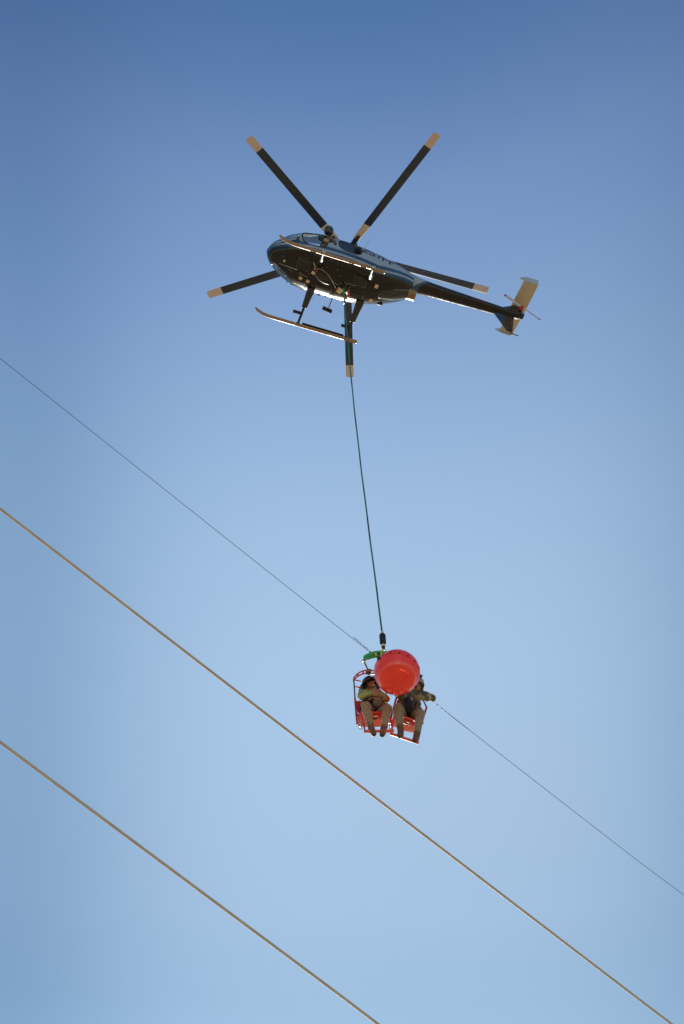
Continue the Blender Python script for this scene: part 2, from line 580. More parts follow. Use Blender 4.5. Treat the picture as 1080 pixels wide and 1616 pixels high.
# cabin: seats, bulkhead, console, instrument pod
mb = MB()
mb.box((.50, 0, 1.16), (.10, 1.10, .72), Matrix.Rotation(R(-10), 3, 'Y'), bev=.04)
mb.box((.80, 0, .98), (.50, 1.12, .12), bev=.04)
mb.build('seat_bench', CABIN, heli)
MB().prism([(-.5, .78), (.5, .78), (.6, 1.1), (.6, 1.8), (.46, 2.05), (-.46, 2.05), (-.6, 1.8), (-.6, 1.1)], 'x', .36, .40).build('bulkhead', CABIN, heli)
MB().prism([(.4, -.50), (1.2, -.44), (1.5, -.20), (1.5, .20), (1.2, .44), (.4, .50)], 'z', .86, .88).build('cabin_floor', CABIN, heli)
MB().box((1.62, 0, 1.12), (.22, .34, .42), Matrix.Rotation(R(-25), 3, 'Y'), bev=.03).build('instrument_panel', MATTE, heli)

# upper fairing (doghouse), exhaust, engine hump, tail boom
mb = MB()
secs = [(.55, .10, 2.14, 2.2), (.35, .22, 2.1, 2.33), (.05, .27, 2.1, 2.42), (-.4, .27, 2.08, 2.40), (-.9, .24, 1.98, 2.28), (-1.4, .20, 1.85, 2.12), (-1.9, .14, 1.8, 2.0)]
rows = []
for x, wd, z0, z1 in secs:
    rows.append([(x, wd * math.cos(a), z0 + (z1 - z0) * max(0, math.sin(a)) if a <= math.pi else z0 - .1) for a in [math.pi * k / 16 for k in range(17)]])
vs = [p for r in rows for p in r]
fs = [[i * 17 + k, i * 17 + k + 1, (i + 1) * 17 + k + 1, (i + 1) * 17 + k] for i in range(len(rows) - 1) for k in range(16)]
mb.add(vs, fs)
mb.build('rotor_fairing', PAINT, heli)

mb = MB()
bx = [-1.35, -1.6, -1.8, -2.0, -2.4, -3.2, -4.2, -4.86]
br = [.40, .335, .275, .225, .19, .165, .135, .112]
bz = [1.76, 1.80, 1.83, 1.845, 1.85, 1.85, 1.855, 1.86]
mb.tube([(x, 0, z) for x, z in zip(bx, bz)], br, 32)
mb.build('tail_boom', PAINTB, heli, angle=70)
# decal band on boom
mb = MB()
for i in range(14):
    x = -3.55 - i * .034
    for a in (8, 26):
        rr_ = .153 - i * .0009
        mb.box((x, rr_ * math.cos(R(a)), 1.852 + rr_ * math.sin(R(a))), (.02, .008, .022 if i % 3 else .034), Matrix.Rotation(R(a), 3, 'X'))
mb.build('boom_lettering', mat('decal_red', (0.75, .25, .18), .5), heli, smooth=False)

MB().tube([(-1.70, 0, 1.30), (-1.80, 0, 1.30), (-1.93, 0, 1.29)], [.16, .15, .145], 24, caps=False).build('exhaust_pipe', mat('burnt_steel', (0.30, 0.19, 0.11), .45, metal=.5, noise=.35, nscale=10), heli)
MB().tube([(-1.72, 0, 1.30), (-1.73, 0, 1.30)], [.14, .14], 24).build('exhaust_core', MATTE, heli)
# glossy engine door bulge at the rear belly
mb = MB()
mb.tube([(-.75, -.02, .86), (-.95, -.02, .93), (-1.3, -.02, 1.10), (-1.66, -.01, 1.29)], [.05, .16, .20, .17], 20, flat=.8)
mb.build('engine_cowl', mat('gloss_black', (0.006, 0.006, 0.007), .08, coat=1.0), heli)

# registration letters as strokes laid on the left flank
STROKES = {
    'N': [[(0, 0), (0, 1)], [(0, 1), (1, 0)], [(1, 0), (1, 1)]],
    '2': [[(0, .8), (.1, 1), (.9, 1), (1, .8), (1, .6), (0, 0), (1, 0)]],
    '5': [[(1, 1), (0, 1), (0, .55), (.8, .55), (1, .4), (1, .12), (.85, 0), (.1, 0), (0, .14)]],
    '7': [[(0, 1), (1, 1), (.35, 0)]],
    'F': [[(0, 0), (0, 1)], [(0, 1), (1, 1)], [(0, .5), (.8, .5)]],
}
LETTER = mat('letter_black', (0.015, 0.02, 0.04), .35)
def lettering(text, x0, z0, side, cw=.145, chh=.30, pitch=.20):
    mb = MB()
    for ci, chh_ in enumerate(text):
        for poly in STROKES[chh_]:
            for (a, b), (c, d) in zip(poly[:-1], poly[1:]):
                n = 8
                L = Vector(((c - a) * cw, (d - b) * chh))
                if L.length < 1e-6: continue
                nrm = Vector((-L.y, L.x)).normalized() * .021
                ex = L.normalized() * .018
                rows = []
                for k in range(n + 1):
                    t = k / n
                    p = Vector((a * cw, b * chh)) - ex + (L + 2 * ex) * t
                    for s in (1, -1):
                        q = p + nrm * s
                        x = x0 - side * (ci * pitch + q.x) if side > 0 else x0 + (ci * pitch + q.x)
                        rows.append(pod_side(x, z0 + q.y, side, .006))
                mb.add(rows, [[2 * k, 2 * k + 1, 2 * k + 3, 2 * k + 2] for k in range(n)])
    return mb.build('registration_letters', LETTER, heli, fix=False)
lettering('N257FF', -.03, 1.53, 1)
lettering('N257FF', -1.2, 1.44, -1)

# rotor head
mb = MB()
mb.tube([(0, 0, 2.1), (0, 0, 2.35), (0, 0, 2.52)], [.10, .075, .07], 20)
mb.tube([(0, 0, 2.28), (0, 0, 2.32)], [.17, .17], 24)
mb.tube([(0, 0, 2.46), (0, 0, 2.50), (0, 0, 2.58), (0, 0, 2.66)], [.20, .21, .17, .05], 24)
mb.build('rotor_hub', DARKMETAL, heli)
def blade(th):
    rot = Matrix.Rotation(th, 3, 'Z')
    secs = []
    def af(r, c, tk, tw=0.0):
        pts = []
        for a, b in ((.5, 0), (.40, .6), (.2, 1), (-.15, .75), (-.5, .06), (-.5, -.06), (-.15, -.4), (.2, -.5), (.40, -.35)):
            yy, zz = a * c, b * tk
            pts.append(rot @ Vector((r, yy * math.cos(tw) - zz * math.sin(tw), yy * math.sin(tw) + zz * math.cos(tw) + 2.50)))
        return pts
    rs = [(.34, .12, .05, 12), (.50, .19, .035, 11), (.97, .22, .028, 10), (.972, .22, .028, 10), (2.2, .22, .026, 7), (3.62, .22, .024, 4), (3.622, .22, .024, 4), (4.01, .22, .022, 3), (4.04, .18, .015, 3)]
    mi = [1, 1, 1, 0, 0, 0, 2, 2]
    S = [af(r, c, t, R(tw)) for r, c, t, tw in rs]
    mb = MB()
    n = 9
    for i in range(len(S) - 1):
        mb.add(S[i] + S[i + 1], [[k, (k + 1) % n, (k + 1) % n + n, k + n] for k in range(n)], mi[i])
    mb.add(S[0], [list(range(n))], 1)
    mb.add(S[-1], [list(range(n))], 2)
    # keep one shell; material indices survive because remove_doubles keeps the face order
    b = mb.build('rotor_blade', [BLADE, CREAM, TIP], heli, angle=50)
    g = MB()
    g.tube([rot @ Vector((.12, 0, 2.50)), rot @ Vector((.34, 0, 2.50)), rot @ Vector((.60, 0, 2.50))], [.055, .06, .045], 12)
    g.box(rot @ Vector((.40, 0.0, 2.50)), (.20, .12, .10), rot, bev=.02)
    g.tube([rot @ Vector((.36, .10, 2.48)), rot @ Vector((.17, .10, 2.30))], .014, 8)
    g.tube([rot @ Vector((.30, .02, 2.50)), rot @ Vector((.37, .11, 2.49))], .02, 8)
    g.build('blade_grip', DARKMETAL, b)
for k in range(5):
    blade(0.5917 + k * 2 * math.pi / 5)

# skids
HW = 1.086
def skid(side):
    pts = [(2.05, .24), (1.98, .15), (1.86, .075), (1.70, .035), (1.5, .03), (.9, .03), (.2, .03), (-.69, .03)]
    mb = MB()
    mb.tube([(x, side * HW, z) for x, z in pts], [.03, .038, .042, .044, .044, .044, .044, .044], 14)
    o = mb.build('skid', SKID, heli)
    mb = MB()
    mb.box((-.50, side * HW, .012), (.34, .075, .06), bev=.012)
    mb.box((.55, side * HW, .008), (.9, .05, .04), bev=.01)
    mb.build('wear_plate', mat('worn_bronze', (.36, .23, .14), .5, noise=.4, nscale=30), o)
    # toothed step strip above the tube
    mb = MB()
    n = 42
    for i in range(n):
        x = .80 - 1.10 * i / n
        mb.box((x, side * (HW - .035), .085), (.014, .06, .03))
    mb.box((.25, side * (HW - .035), .078), (1.12, .07, .010))
    mb.build('step_tread', MATTE, o, smooth=False)
for s in (1, -1):
    skid(s)
def strut(xs_, side, xtop):
    foot = Vector((xs_, side * HW, .05))
    top = Vector((xtop, side * .34, .78))
    mid = top.lerp(foot, .56)
    d = (foot - top).normalized()
    mb = MB()
    # streamlined upper fairing, chord along x
    n = 14
    def ring(p, c, t):
        nn = Vector((0, d.z, -d.y)).normalized()
        return [p + Vector((c * (math.cos(a) - (.15 if math.cos(a) < 0 else 0)), 0, 0)) + nn * t * math.sin(a) for a in [2 * math.pi * k / n for k in range(n)]]
    S = [ring(top, .105, .06), ring(top.lerp(foot, .3), .08, .05), ring(mid, .065, .04)]
    for i in range(2):
        mb.add(S[i] + S[i + 1], [[k, (k + 1) % n, (k + 1) % n + n, k + n] for k in range(n)])
    mb.add(S[0], [list(range(n))]); mb.add(S[2], [list(range(n))])
    o = mb.build('skid_strut', BLACK, heli)
    mb = MB()
    mb.tube([mid - d * .05, foot], [.034, .03], 12)
    mb.build('strut_tube', MATTE, o)
    mb = MB()
    mb.box(foot + Vector((0, 0, -.005)), (.11, .085, .09), bev=.02)
    mb.build('strut_foot', WHITE if side > 0 else DARKMETAL, o)  # left feet white: sunlight on them put into the colour
    stp = top.lerp(foot, .72) + Vector((.10, 0, .02))
    mb = MB()
    mb.box(stp, (.26, .09, .022), bev=.008)
    mb.build('boarding_step', DARKMETAL, o)
for s in (1, -1):
    strut(.92, s, .80)
    strut(-.38, s, -.52)

# tail: upper fin, T stabiliser, end plates, ventral fin, bumper, gearbox, rotor
MB().prism([(-4.30, 1.92), (-4.86, 1.90), (-5.16, 2.34), (-4.86, 2.34)], 'y', -.035, .035).build('vertical_fin', BLACK, heli, smooth=False)  # black stands in for the shade on this pale fin
MB().prism([(-4.18, 1.80), (-4.80, 1.80), (-4.68, .98), (-4.54, .96)], 'y', -.03, .03).build('ventral_fin', BLACK, heli, smooth=False)
MB().tube([(-4.60, 0, 1.02), (-4.63, 0, .90), (-4.72, 0, .84), (-4.84, 0, .85)], .018, 8).build('tail_bumper', MATTE, heli)
mb = MB()
def sring(y, x0, x1):
    c = (x0 + x1) / 2; h = (x0 - x1) / 2
    pr = [(1, 0), (.8, .5), (.4, 1), (-.2, .8), (-1, .08), (-1, -.08), (-.2, -.8), (.4, -1), (.8, -.5)]
    return [Vector((c + a * h, y, 2.354 + b * .022)) for a, b in pr]
S = [sring(-.84, -4.80, -5.18), sring(0, -4.78, -5.22), sring(.84, -4.80, -5.22)]
for i in range(2):
    mb.add(S[i] + S[i + 1], [[k, (k + 1) % 9, (k + 1) % 9 + 9, k + 9] for k in range(9)])
mb.add(S[0], [list(range(9))]); mb.add(S[2], [list(range(9))])
mb.build('tailplane', TAIL, heli)
for s in (1, -1):
    y = s * .855
    MB().prism([(-4.66, 2.37), (-4.86, 2.52), (-5.22, 2.53), (-5.20, 2.36), (-5.10, 2.27), (-4.85, 2.28)], 'y', y - .012, y + .012).build('end_plate', mat('endplate_paint', (.45, .50, .56), .3, coat=.3), heli, smooth=False)
mb = MB()
mb.ball((-4.88, 0.05, 1.82), (.15, .11, .11))
mb.tube([(-4.93, .05, 1.87), (-4.93, .24, 1.87)], [.06, .045], 14)
mb.tube([(-4.90, .05, 1.80), (-4.98, .08, 1.70)], [.06, .05], 12)
mb.box((-4.97, .14, 1.70), (.10, .14, .12), bev=.02)
mb.build('tail_gearbox', MATTE, heli)
MB().tube([(-4.93, .23, 1.87), (-4.93, .33, 1.87)], [.055, .04], 16).build('tail_rotor_hub', mat('hub_red', (.55, .04, .05), .4), heli)
for s in (0, 1):
    a0 = R(38) + s * math.pi
    u = Vector((math.cos(a0), 0, math.sin(a0)))
    v = Vector((-math.sin(a0), 0, math.cos(a0)))
    mb = MB()
    segs = [(.05, .035), (.16, .05), (.40, .05), (.46, .05), (.56, .05), (.62, .045)]
    mis = [0, 0, 0, 0, 1]
    o0 = Vector((-4.93, .30, 1.87))
    for (r0, c0), (r1, c1), mi in zip(segs[:-1], segs[1:], mis):
        P = []
        for r, c in ((r0, c0), (r1, c1)):
            for a, b in ((1, 0), (.3, .012), (-1, 0), (.3, -.012)):
                P.append(o0 + u * r + v * a * c + Vector((0, b + a * c * .18, 0)))
        mb.add(P, [[k, (k + 1) % 4, (k + 1) % 4 + 4, k + 4] for k in range(4)], mi)
    mb.build('tail_rotor_blade', [mat('tail_blade_white', (.5, .46, .5), .4), mat('tail_blade_red', (.30, .08, .12), .4)], heli)

# belly details
def belly_box(name, x, y, sx, sy, sz, m, ang=0, parent=heli):
    p = pod_belly(x, y, sz * .4)
    return MB().box(p, (sx, sy, sz), Matrix.Rotation(R(ang), 3, 'Z'), bev=.01).build(name, m, parent)
belly_box('belly_vent', 1.17, -.11, .085, .07, .05, BEIGE, 15)
belly_box('belly_vent', .91, .15, .09, .075, .05, BEIGE, 10)
belly_box('belly_vent', .97, -.13, .09, .07, .05, BEIGE, 5)
belly_box('belly_vent', -.77, .22, .09, .09, .05, BEIGE, 0)
belly_box('belly_vent', -.77, -.22, .10, .09, .05, BEIGE, 8)
p = pod_belly(.84, .22, .0)
MB().ball(p, (.025, .025, .03), 12, 8).build('position_light', mat('red_lens', (.7, .06, .03), .2), heli)
p = pod_belly(1.7, .14, -.02)
MB().tube([p + Vector((0, 0, .06)), p + Vector((.02, 0, -.03))], [.12, .115], 24).build('landing_light_recess', MATTE, heli)
MB().ball(p + Vector((-.02, -.02, -.03)), (.035, .035, .02), 16, 10).build('landing_light', mat('lamp_glass', (.7, .75, .8), .1, coat=1), heli)
a_ = pod_belly(1.21, .11, .0)
MB().tube([a_, a_ + Vector((.12, 0, -.05)), a_ + Vector((.62, .06, -.12))], [.012, .01, .004], 8).build('whip_antenna', MATTE, heli)
def bpath(pts, r, name, m):
    return MB().tube([pod_belly(x, y, r * 1.2 + o) for x, y, o in pts], r, 6).build(name, m, heli)
HOSE = mat('grey_hose', (.30, .28, .22), .5, noise=.2)
bpath([(1.25, .03, 0), (1.1, -.01, .0), (1.0, -.03, 0)], .006, 'drain_line', HOSE)
bpath([(.92, .24, .01), (.78, .30, .02), (.60, .27, .05), (.44, .16, .06), (.34, .06, .05), (.25, -.04, .05), (.16, -.12, .04)], .009, 'cable', HOSE)
bpath([(.88, .27, .01), (.72, .31, .03), (.52, .22, .04), (.36, .10, .03), (.20, .02, .02)], .006, 'cable', HOSE)
bpath([(.86, .12, .01), (.72, .02, .04), (.55, -.03, .04), (.40, -.04, .01)], .007, 'cable', STEEL)
bpath([(.06, .16, .01), (0, .12, .04), (-.08, .17, .02), (-.14, .13, .04), (-.24, .16, .01)], .007, 'cable', HOSE)
bpath([(.98, .38, 0), (.9, .30, .02), (.92, .24, .01)], .010, 'cable', BEIGE)
random.seed(3)
for i in range(26):
    x = random.uniform(-.6, 1.5); y = random.uniform(-.45, .45)
    p = pod_belly(x, y, .003)
    MB().ball(p, (.012, .012, .008), 8, 5).build('fastener', STEEL, heli)
# access panels set a few millimetres proud of the belly skin
PANEL = mat('panel_black', (.010, .009, .008), .30, coat=.3, noise=.5, nscale=5)
def panel(x0, x1, y0, y1):
    nx, ny = 10, 8
    vs = [pod_belly(x0 + (x1 - x0) * i / nx, y0 + (y1 - y0) * j / ny, .006) for j in range(ny + 1) for i in range(nx + 1)]
    fs = [[j * (nx + 1) + i, j * (nx + 1) + i + 1, (j + 1) * (nx + 1) + i + 1, (j + 1) * (nx + 1) + i] for j in range(ny) for i in range(nx)]
    mb = MB(); mb.add(vs, fs)
    o = mb.build('access_panel', PANEL, heli, fix=False)
    bake(o, [('SOLIDIFY', dict(thickness=.008, offset=0))])
for a in ((1.02, 1.38, .12, .36), (.45, .85, .05, .20), (-.55, -.12, -.32, -.08), (-.5, -.1, .12, .36), (1.0, 1.35, -.40, -.18), (.3, .75, -.38, -.15)):
    panel(*a)
MB().tube([pod_belly(x, .0, .004) for x in [1.5 - i * .1 for i in range(20)]], .010, 6, flat=.5).build('keel_strip', DARKMETAL, heli)
# side fairing blisters
MB().ball(pod_side(-.53, .86, 1, -.02), (.14, .07, .07)).build('drain_fairing', MATTE, heli)
MB().ball(pod_side(-1.05, .98, -1, .0), (.10, .05, .05)).build('drain_fairing', MATTE, heli)
for x in (1.0, 1.28):
    MB().ball(pod_side(x, 1.02, -1, .01), (.035, .02, .02), 10, 8).build('door_latch', MATTE, heli)
# load mirror on a stalk at the right side
m0 = pod_belly(.20, -.40, -.02)
MB().tube([m0, m0 + Vector((.02, -.30, -.12))], .012, 8).build('mirror_arm', MATTE, heli)
MB().box(m0 + Vector((.04, -.36, -.14)), (.26, .10, .12), Matrix.Rotation(R(8), 3, 'Z') @ Matrix.Rotation(R(20), 3, 'X'), bev=.025).build('mirror', MATTE, heli)
# thin roof aerial
MB().tube([(-.35, .10, 2.30), (-.50, .60, 2.62)], .007, 6).build('roof_antenna', WHITE, heli)
# cargo hook
hk = empty('cargo_hook_mount', (0, 0, 0))
hk.parent = heli
MB().box((.13, -.10, .60), (.13, .11, .13), Matrix.Rotation(R(20), 3, 'Z'), bev=.015).build('hook_block', BEIGE, hk)
MB().box((.195, -.095, .60), (.02, .12, .12), Matrix.Rotation(R(20), 3, 'Z'), bev=.004).build('hook_plate', mat('hook_red', (.55, .07, .02), .5), hk)
mb = MB()
mb.tube([(.04, -.02, .66), (.04, -.02, .56)], .035, 12)
mb.tube([(-.09, 0, .66), (-.09, -.01, .58)], .03, 12)
mb.tube([(-.06 + .045 * math.cos(R(a)), -.05, .50 + .045 * math.sin(R(a))) for a in range(0, 361, 30)], .012, 6, caps=False)
mb.build('hook', STEEL, hk)

# ------------------------------------------------------------------ long line
def wpt(l):
    return HELI @ Vector(l)
mb = MB()
top = wpt((.035, -.03, .55))
end = Vector((.655, 14.9, 16.02))
pts, N = [], 60
for i in range(N + 1):
    t = i / N
    p = top.lerp(end, t)
    p += Vector((.11, -.10, 0)) * (math.sin(math.pi * t) * (1 - .3 * t))* -0.55
    p.x += .002 * math.sin(t * 37)
    pts.append(p)
mb.tube(pts, .0145, 8)
rope_m = bpy.data.materials.new('green_black_rope')
rope_m.use_nodes = True
n_ = rope_m.node_tree.nodes; l_ = rope_m.node_tree.links
b_ = n_['Principled BSDF']; b_.inputs['Roughness'].default_value = .7
tc_ = n_.new('ShaderNodeTexCoord'); sp_ = n_.new('ShaderNodeSeparateXYZ'); cb_ = n_.new('ShaderNodeCombineXYZ')
l_.new(tc_.outputs['Object'], sp_.inputs[0]); l_.new(sp_.outputs['Z'], cb_.inputs['Z'])
nz_ = n_.new('ShaderNodeTexNoise'); nz_.inputs['Scale'].default_value = .75; nz_.inputs['Detail'].default_value = 1
l_.new(cb_.outputs[0], nz_.inputs['Vector'])
cr_ = n_.new('ShaderNodeValToRGB')
cr_.color_ramp.elements[0].position = .44; cr_.color_ramp.elements[0].color = (.015, .06, .10, 1)
cr_.color_ramp.elements[1].position = .52; cr_.color_ramp.elements[1].color = (.02, .25, .19, 1)
l_.new(nz_.outputs['Fac'], cr_.inputs['Fac']); l_.new(cr_.outputs['Color'], b_.inputs['Base Color'])
rope = empty('long_line', end)
def rel(o, parent):
    """parent a mesh made in world space without moving it"""
    o.parent = parent
    o.matrix_parent_inverse = Matrix.Translation(parent.location).inverted()
    return o
rel(mb.build('rope', rope_m), rope)
mb = MB()
mb.tube([top + Vector((0, 0, .06)), top.lerp(pts[1], .9)], .026, 10)
rel(mb.build('splice_sleeve', GREEN), rope)
mb = MB()
mb.tube([wpt((-.09, -.01, .56)), wpt((-.10, -.06, .40)), wpt((-.03, -.08, .22))], [.03, .034, .025], 10)
rel(mb.build('backup_strap', mat('strap_red', (.50, .10, .05), .7)), rope)
mb = MB()
c_ = wpt((0, -.06, .10))
for k in range(3):
    mb.tube([c_ + Vector((.035 * math.cos(R(a)) , .01 * k, -.04 * k + .045 * math.sin(R(a)))) for a in range(0, 361, 30)], .010, 6, caps=False)
rel(mb.build('shackle', STEEL), rope)
tag(rope, 'long green and dark sling rope running from the helicopter belly down to the chairs', 'rope')

# swivel and weight sleeve at the rope end
swv = empty('rope_swivel', (.66, 14.9, 15.62))
dn = (Vector((.668, 14.9, 15.60)) - end).normalized()
mb = MB(); mb.tube([end + dn * t for t in (-.02, .04)], [.024, .034], 14); rel(mb.build('collar', BEIGE), swv)
mb = MB(); mb.tube([end + dn * t for t in (.03, .05, .10, .18, .25, .28)], [.032, .044, .050, .050, .044, .036], 20)
for t in (.07, .12, .17, .22):
    mb.tube([end + dn * (t - .006), end + dn * (t + .006)], [.053, .053], 20)
rel(mb.build('sleeve', mat('black_rubber', (.015, .015, .03), .5, noise=.3)), swv)
mb = MB(); mb.tube([end + dn * t for t in (.28, .315)], [.036, .032], 16); rel(mb.build('collar', BEIGE), swv)
mb = MB(); mb.tube([end + dn * t for t in (.315, .33, .36, .39)], [.022, .030, .026, .010], 12); rel(mb.build('swivel_body', MATTE), swv)
mb = MB()
rc = end + dn * .42
mb.tube([rc + Vector((.034 * math.cos(R(a)), 0, .034 * math.sin(R(a)))) for a in range(0, 361, 24)], .008, 6, caps=False)
rel(mb.build('ring', STEEL), swv)
tag(swv, 'black rubber sleeved swivel at the lower end of the green rope', 'swivel')

# ------------------------------------------------------------------ spreader bar
sprd = empty('spreader_bar', (.64, 14.9, 15.55))
mb = MB()
sec = []
N = 28
for i in range(N + 1):
    t = i / N * 2 - 1
    x = .64 + t * .30
    z = 15.54 - .12 * abs(t) ** 2.2
    y = 14.9 + .02 * t
    hh = .040 * (1 - .25 * abs(t) ** 3)
    sec.append([(x, y + .05, z + hh), (x, y - .05, z + hh), (x, y - .055, z - hh * .8), (x, y + .055, z - hh * .8)])
for i in range(N):
    mb.add(sec[i] + sec[i + 1], [[k, (k + 1) % 4, (k + 1) % 4 + 4, k + 4] for k in range(4)])
mb.add(sec[0], [[0, 1, 2, 3]]); mb.add(sec[-1], [[3, 2, 1, 0]])
o = mb.build('beam', GREEN)
bake(o, [('BEVEL', dict(width=.012, segments=2))])
rel(o, sprd)
for x in (-.10, -.01, .06, .12):
    rel(MB().box((.64 + x, 14.84, 15.50 - abs(x) * .2), (.03, .02, .055), Matrix.Rotation(R(x * 90), 3, 'Y'), bev=.006).build('strap', YELLOW), sprd)
rel(MB().box((.655, 14.88, 15.575), (.035, .08, .07), bev=.01).build('lifting_strap', YELLOW), sprd)
for x in (-.055, .03):
    rel(MB().box((.64 + x, 14.838, 15.50), (.045, .02, .035), bev=.005).build('bracket', MATTE), sprd)
rel(MB().tube([(.34, 14.86, 15.37), (.40, 14.86, 15.385), (.45, 14.86, 15.40)], .006, 6).build('pin', STEEL), sprd)
mb = MB()
mb.tube([(.345 + .02 * math.cos(R(a)), 14.88, 15.385 + .02 * math.sin(R(a))) for a in range(0, 361, 30)], .007, 6, caps=False)
rel(mb.build('ring', STEEL), sprd)
tag(sprd, 'curved green spreader bar hanging below the swivel above the red chairs', 'spreader bar')

# ------------------------------------------------------------------ wires
def wire(name, ctrl, r, m, label, cat='wire', ext=4.0):
    P = [Vector(p) for p in ctrl]
    xs_ = [p.x for p in P]
    d0 = (P[1] - P[0]).normalized(); d1 = (P[-1] - P[-2]).normalized()
    P = [P[0] - d0 * ext] + P + [P[-1] + d1 * ext]
    xs_ = [p.x for p in P]
    pts = []
    for i in range(121):
        x = xs_[0] + (xs_[-1] - xs_[0]) * i / 120
        pts.append(Vector((x, catmull(xs_, [p.y for p in P], x), catmull(xs_, [p.z for p in P], x))))
    root = empty(name, P[0])
    if r > .01:
        # stranded cable: a fluted section that turns as it runs
        vs, fs = [], []
        n, seg = 2400, 21
        total = (pts[-1] - pts[0]).length
        t = (pts[-1] - pts[0]).normalized()
        u = Vector((0, 0, 1)); u = (u - t * u.dot(t)).normalized(); b = t.cross(u)
        for i in range(n + 1):
            f = i / n * 120
            k = min(119, int(f))
            c = pts[k].lerp(pts[k + 1], f - k)
            tw = i / n * total / .22 * 2 * math.pi
            for q in range(seg):
                a = 2 * math.pi * q / seg + tw
                rr = r * (1.0 if q % 3 else .93)
                vs.append(c + (u * math.cos(a) + b * math.sin(a)) * rr)
        for i in range(n):
            for q in range(seg):
                q2 = (q + 1) % seg
                fs.append([i * seg + q, i * seg + q2, (i + 1) * seg + q2, (i + 1) * seg + q])
        mb = MB(); mb.add(vs, fs)
        rel(mb.build('strand', m), root)
    else:
        rel(MB().tube(pts, r, 10).build('strand', m), root)
    tag(root, label, cat)
    return root, pts
SHIELD, spts = wire('shield_wire', [(-4.94, 10.2, 16.96), (.41, 14.15, 14.90), (4.62, 17.22, 13.33), (5.48, 17.85, 13.05)], .0043, THIN,
               'thin grey overhead wire that the two seated workers and the red ball are on', ext=3)
WM = mat('conductor_strand', (.62, .55, .47), .7, spec=.25, noise=.25, nscale=5)
wire('power_line', [(-5.13, 12.3, 16.08), (-.60, 15.76, 14.44), (4.66, 19.79, 12.58), (5.56, 20.47, 12.26)], .0215, WM,
     'thick tan power line crossing the whole picture, middle one of the three wires')
wire('power_line', [(-5.13, 14.96, 13.81), (-.20, 18.88, 12.04), (.58, 19.52, 11.76)], .0235, WM,
     'thick tan power line nearest the bottom left corner, lowest of the three wires')
# ------------------------------------------------------------------ marker ball on the wire
def on_wire(x):
    for a, b in zip(spts[:-1], spts[1:]):
        if a.x <= x <= b.x:
            return a.lerp(b, (x - a.x) / (b.x - a.x))
BC = on_wire(.835)
BC = Vector((.842, 14.44, 14.735))
BR = .352
wd_ = (on_wire(1.2) - on_wire(.4)).normalized()
ballr = empty('marker_ball', BC)
# seam plane holds the wire; its normal points up and towards the camera's upper right
nrm = Vector((.30, .25, 1.0)); nrm = (nrm - wd_ * nrm.dot(wd_)).normalized()
bx_ = wd_; by_ = nrm.cross(bx_).normalized()
BM_ = Matrix((bx_, by_, nrm)).transposed()
BALLM = mat('fluorescent_orange_ball', (1.0, 0.095, 0.055), .25, coat=1.0, noise=.16, nscale=7)
_n = BALLM.node_tree.nodes; _l = BALLM.node_tree.links
_t = _n.new('ShaderNodeBsdfTranslucent'); _t.inputs[0].default_value = (1.0, .16, .09, 1)
_x = _n.new('ShaderNodeMixShader'); _x.inputs[0].default_value = .66
_l.new(_n['Principled BSDF'].outputs[0], _x.inputs[1]); _l.new(_t.outputs[0], _x.inputs[2]); 
_fr = _n.new('ShaderNodeFresnel'); _fr.inputs['IOR'].default_value = 1.6
_gl = _n.new('ShaderNodeBsdfGlossy'); _gl.inputs['Roughness'].default_value = .07
_y = _n.new('ShaderNodeMixShader')
_ge = _n.new('ShaderNodeNewGeometry'); _iv = _n.new('ShaderNodeMath'); _iv.operation = 'SUBTRACT'; _iv.inputs[0].default_value = 1.0
_l.new(_ge.outputs['Backfacing'], _iv.inputs[1]); _mu = _n.new('ShaderNodeMath'); _mu.operation = 'MULTIPLY'; _l.new(_iv.outputs[0], _mu.inputs[0]); _l.new(_fr.outputs[0], _mu.inputs[1])
_fr.inputs['IOR'].default_value = 1.5
_l.new(_mu.outputs[0], _y.inputs[0]); _l.new(_x.outputs[0], _y.inputs[1]); _l.new(_gl.outputs[0], _y.inputs[2]); _l.new(_y.outputs[0], _n['Material Output'].inputs[0])
for nm, s in (('upper_shell', 1), ('lower_shell', -1)):
    mb = MB()
    rows = []
    for i in range(25):
        ph = math.pi / 2 * i / 24
        rr_, zz = BR * math.cos(ph), BR * math.sin(ph)
        rows.append([BM_ @ Vector((rr_ * math.cos(2 * math.pi * k / 72), rr_ * math.sin(2 * math.pi * k / 72), s * (zz + .002))) for k in range(72)])
    mb.add([p for r in rows for p in r], [[i * 72 + k, i * 72 + (k + 1) % 72, (i + 1) * 72 + (k + 1) % 72, (i + 1) * 72 + k] for i in range(24) for k in range(72)])
    # recessed flange under the seam
    mb.tube([BM_ @ Vector(((BR + .001) * math.cos(2 * math.pi * k / 72), (BR + .001) * math.sin(2 * math.pi * k / 72), s * .007)) for k in range(73)], .004, 6, caps=False)
    mb.build(nm, BALLM, ballr)
mb_all = []
for k in range(16):
    an = R(11 + k * 22.5)
    p = BM_ @ Vector(((BR + .001) * math.cos(an), (BR + .001) * math.sin(an), .03))
    p = p.normalized() * (BR + .001)
    q = p.normalized()
    MB().tube([p - q * .01, p + q * .008], [.016, .014], 8).build('seam_bolt', MATTE, ballr)
for s in (1, -1):
    p = wd_ * BR * s
    MB().tube([p - wd_ * .02 * s, p + wd_ * .035 * s], [.035, .022], 12).build('wire_grommet', MATTE, ballr)
tag(ballr, 'shiny red orange marker ball on the thin wire in front of the seated workers', 'marker ball')

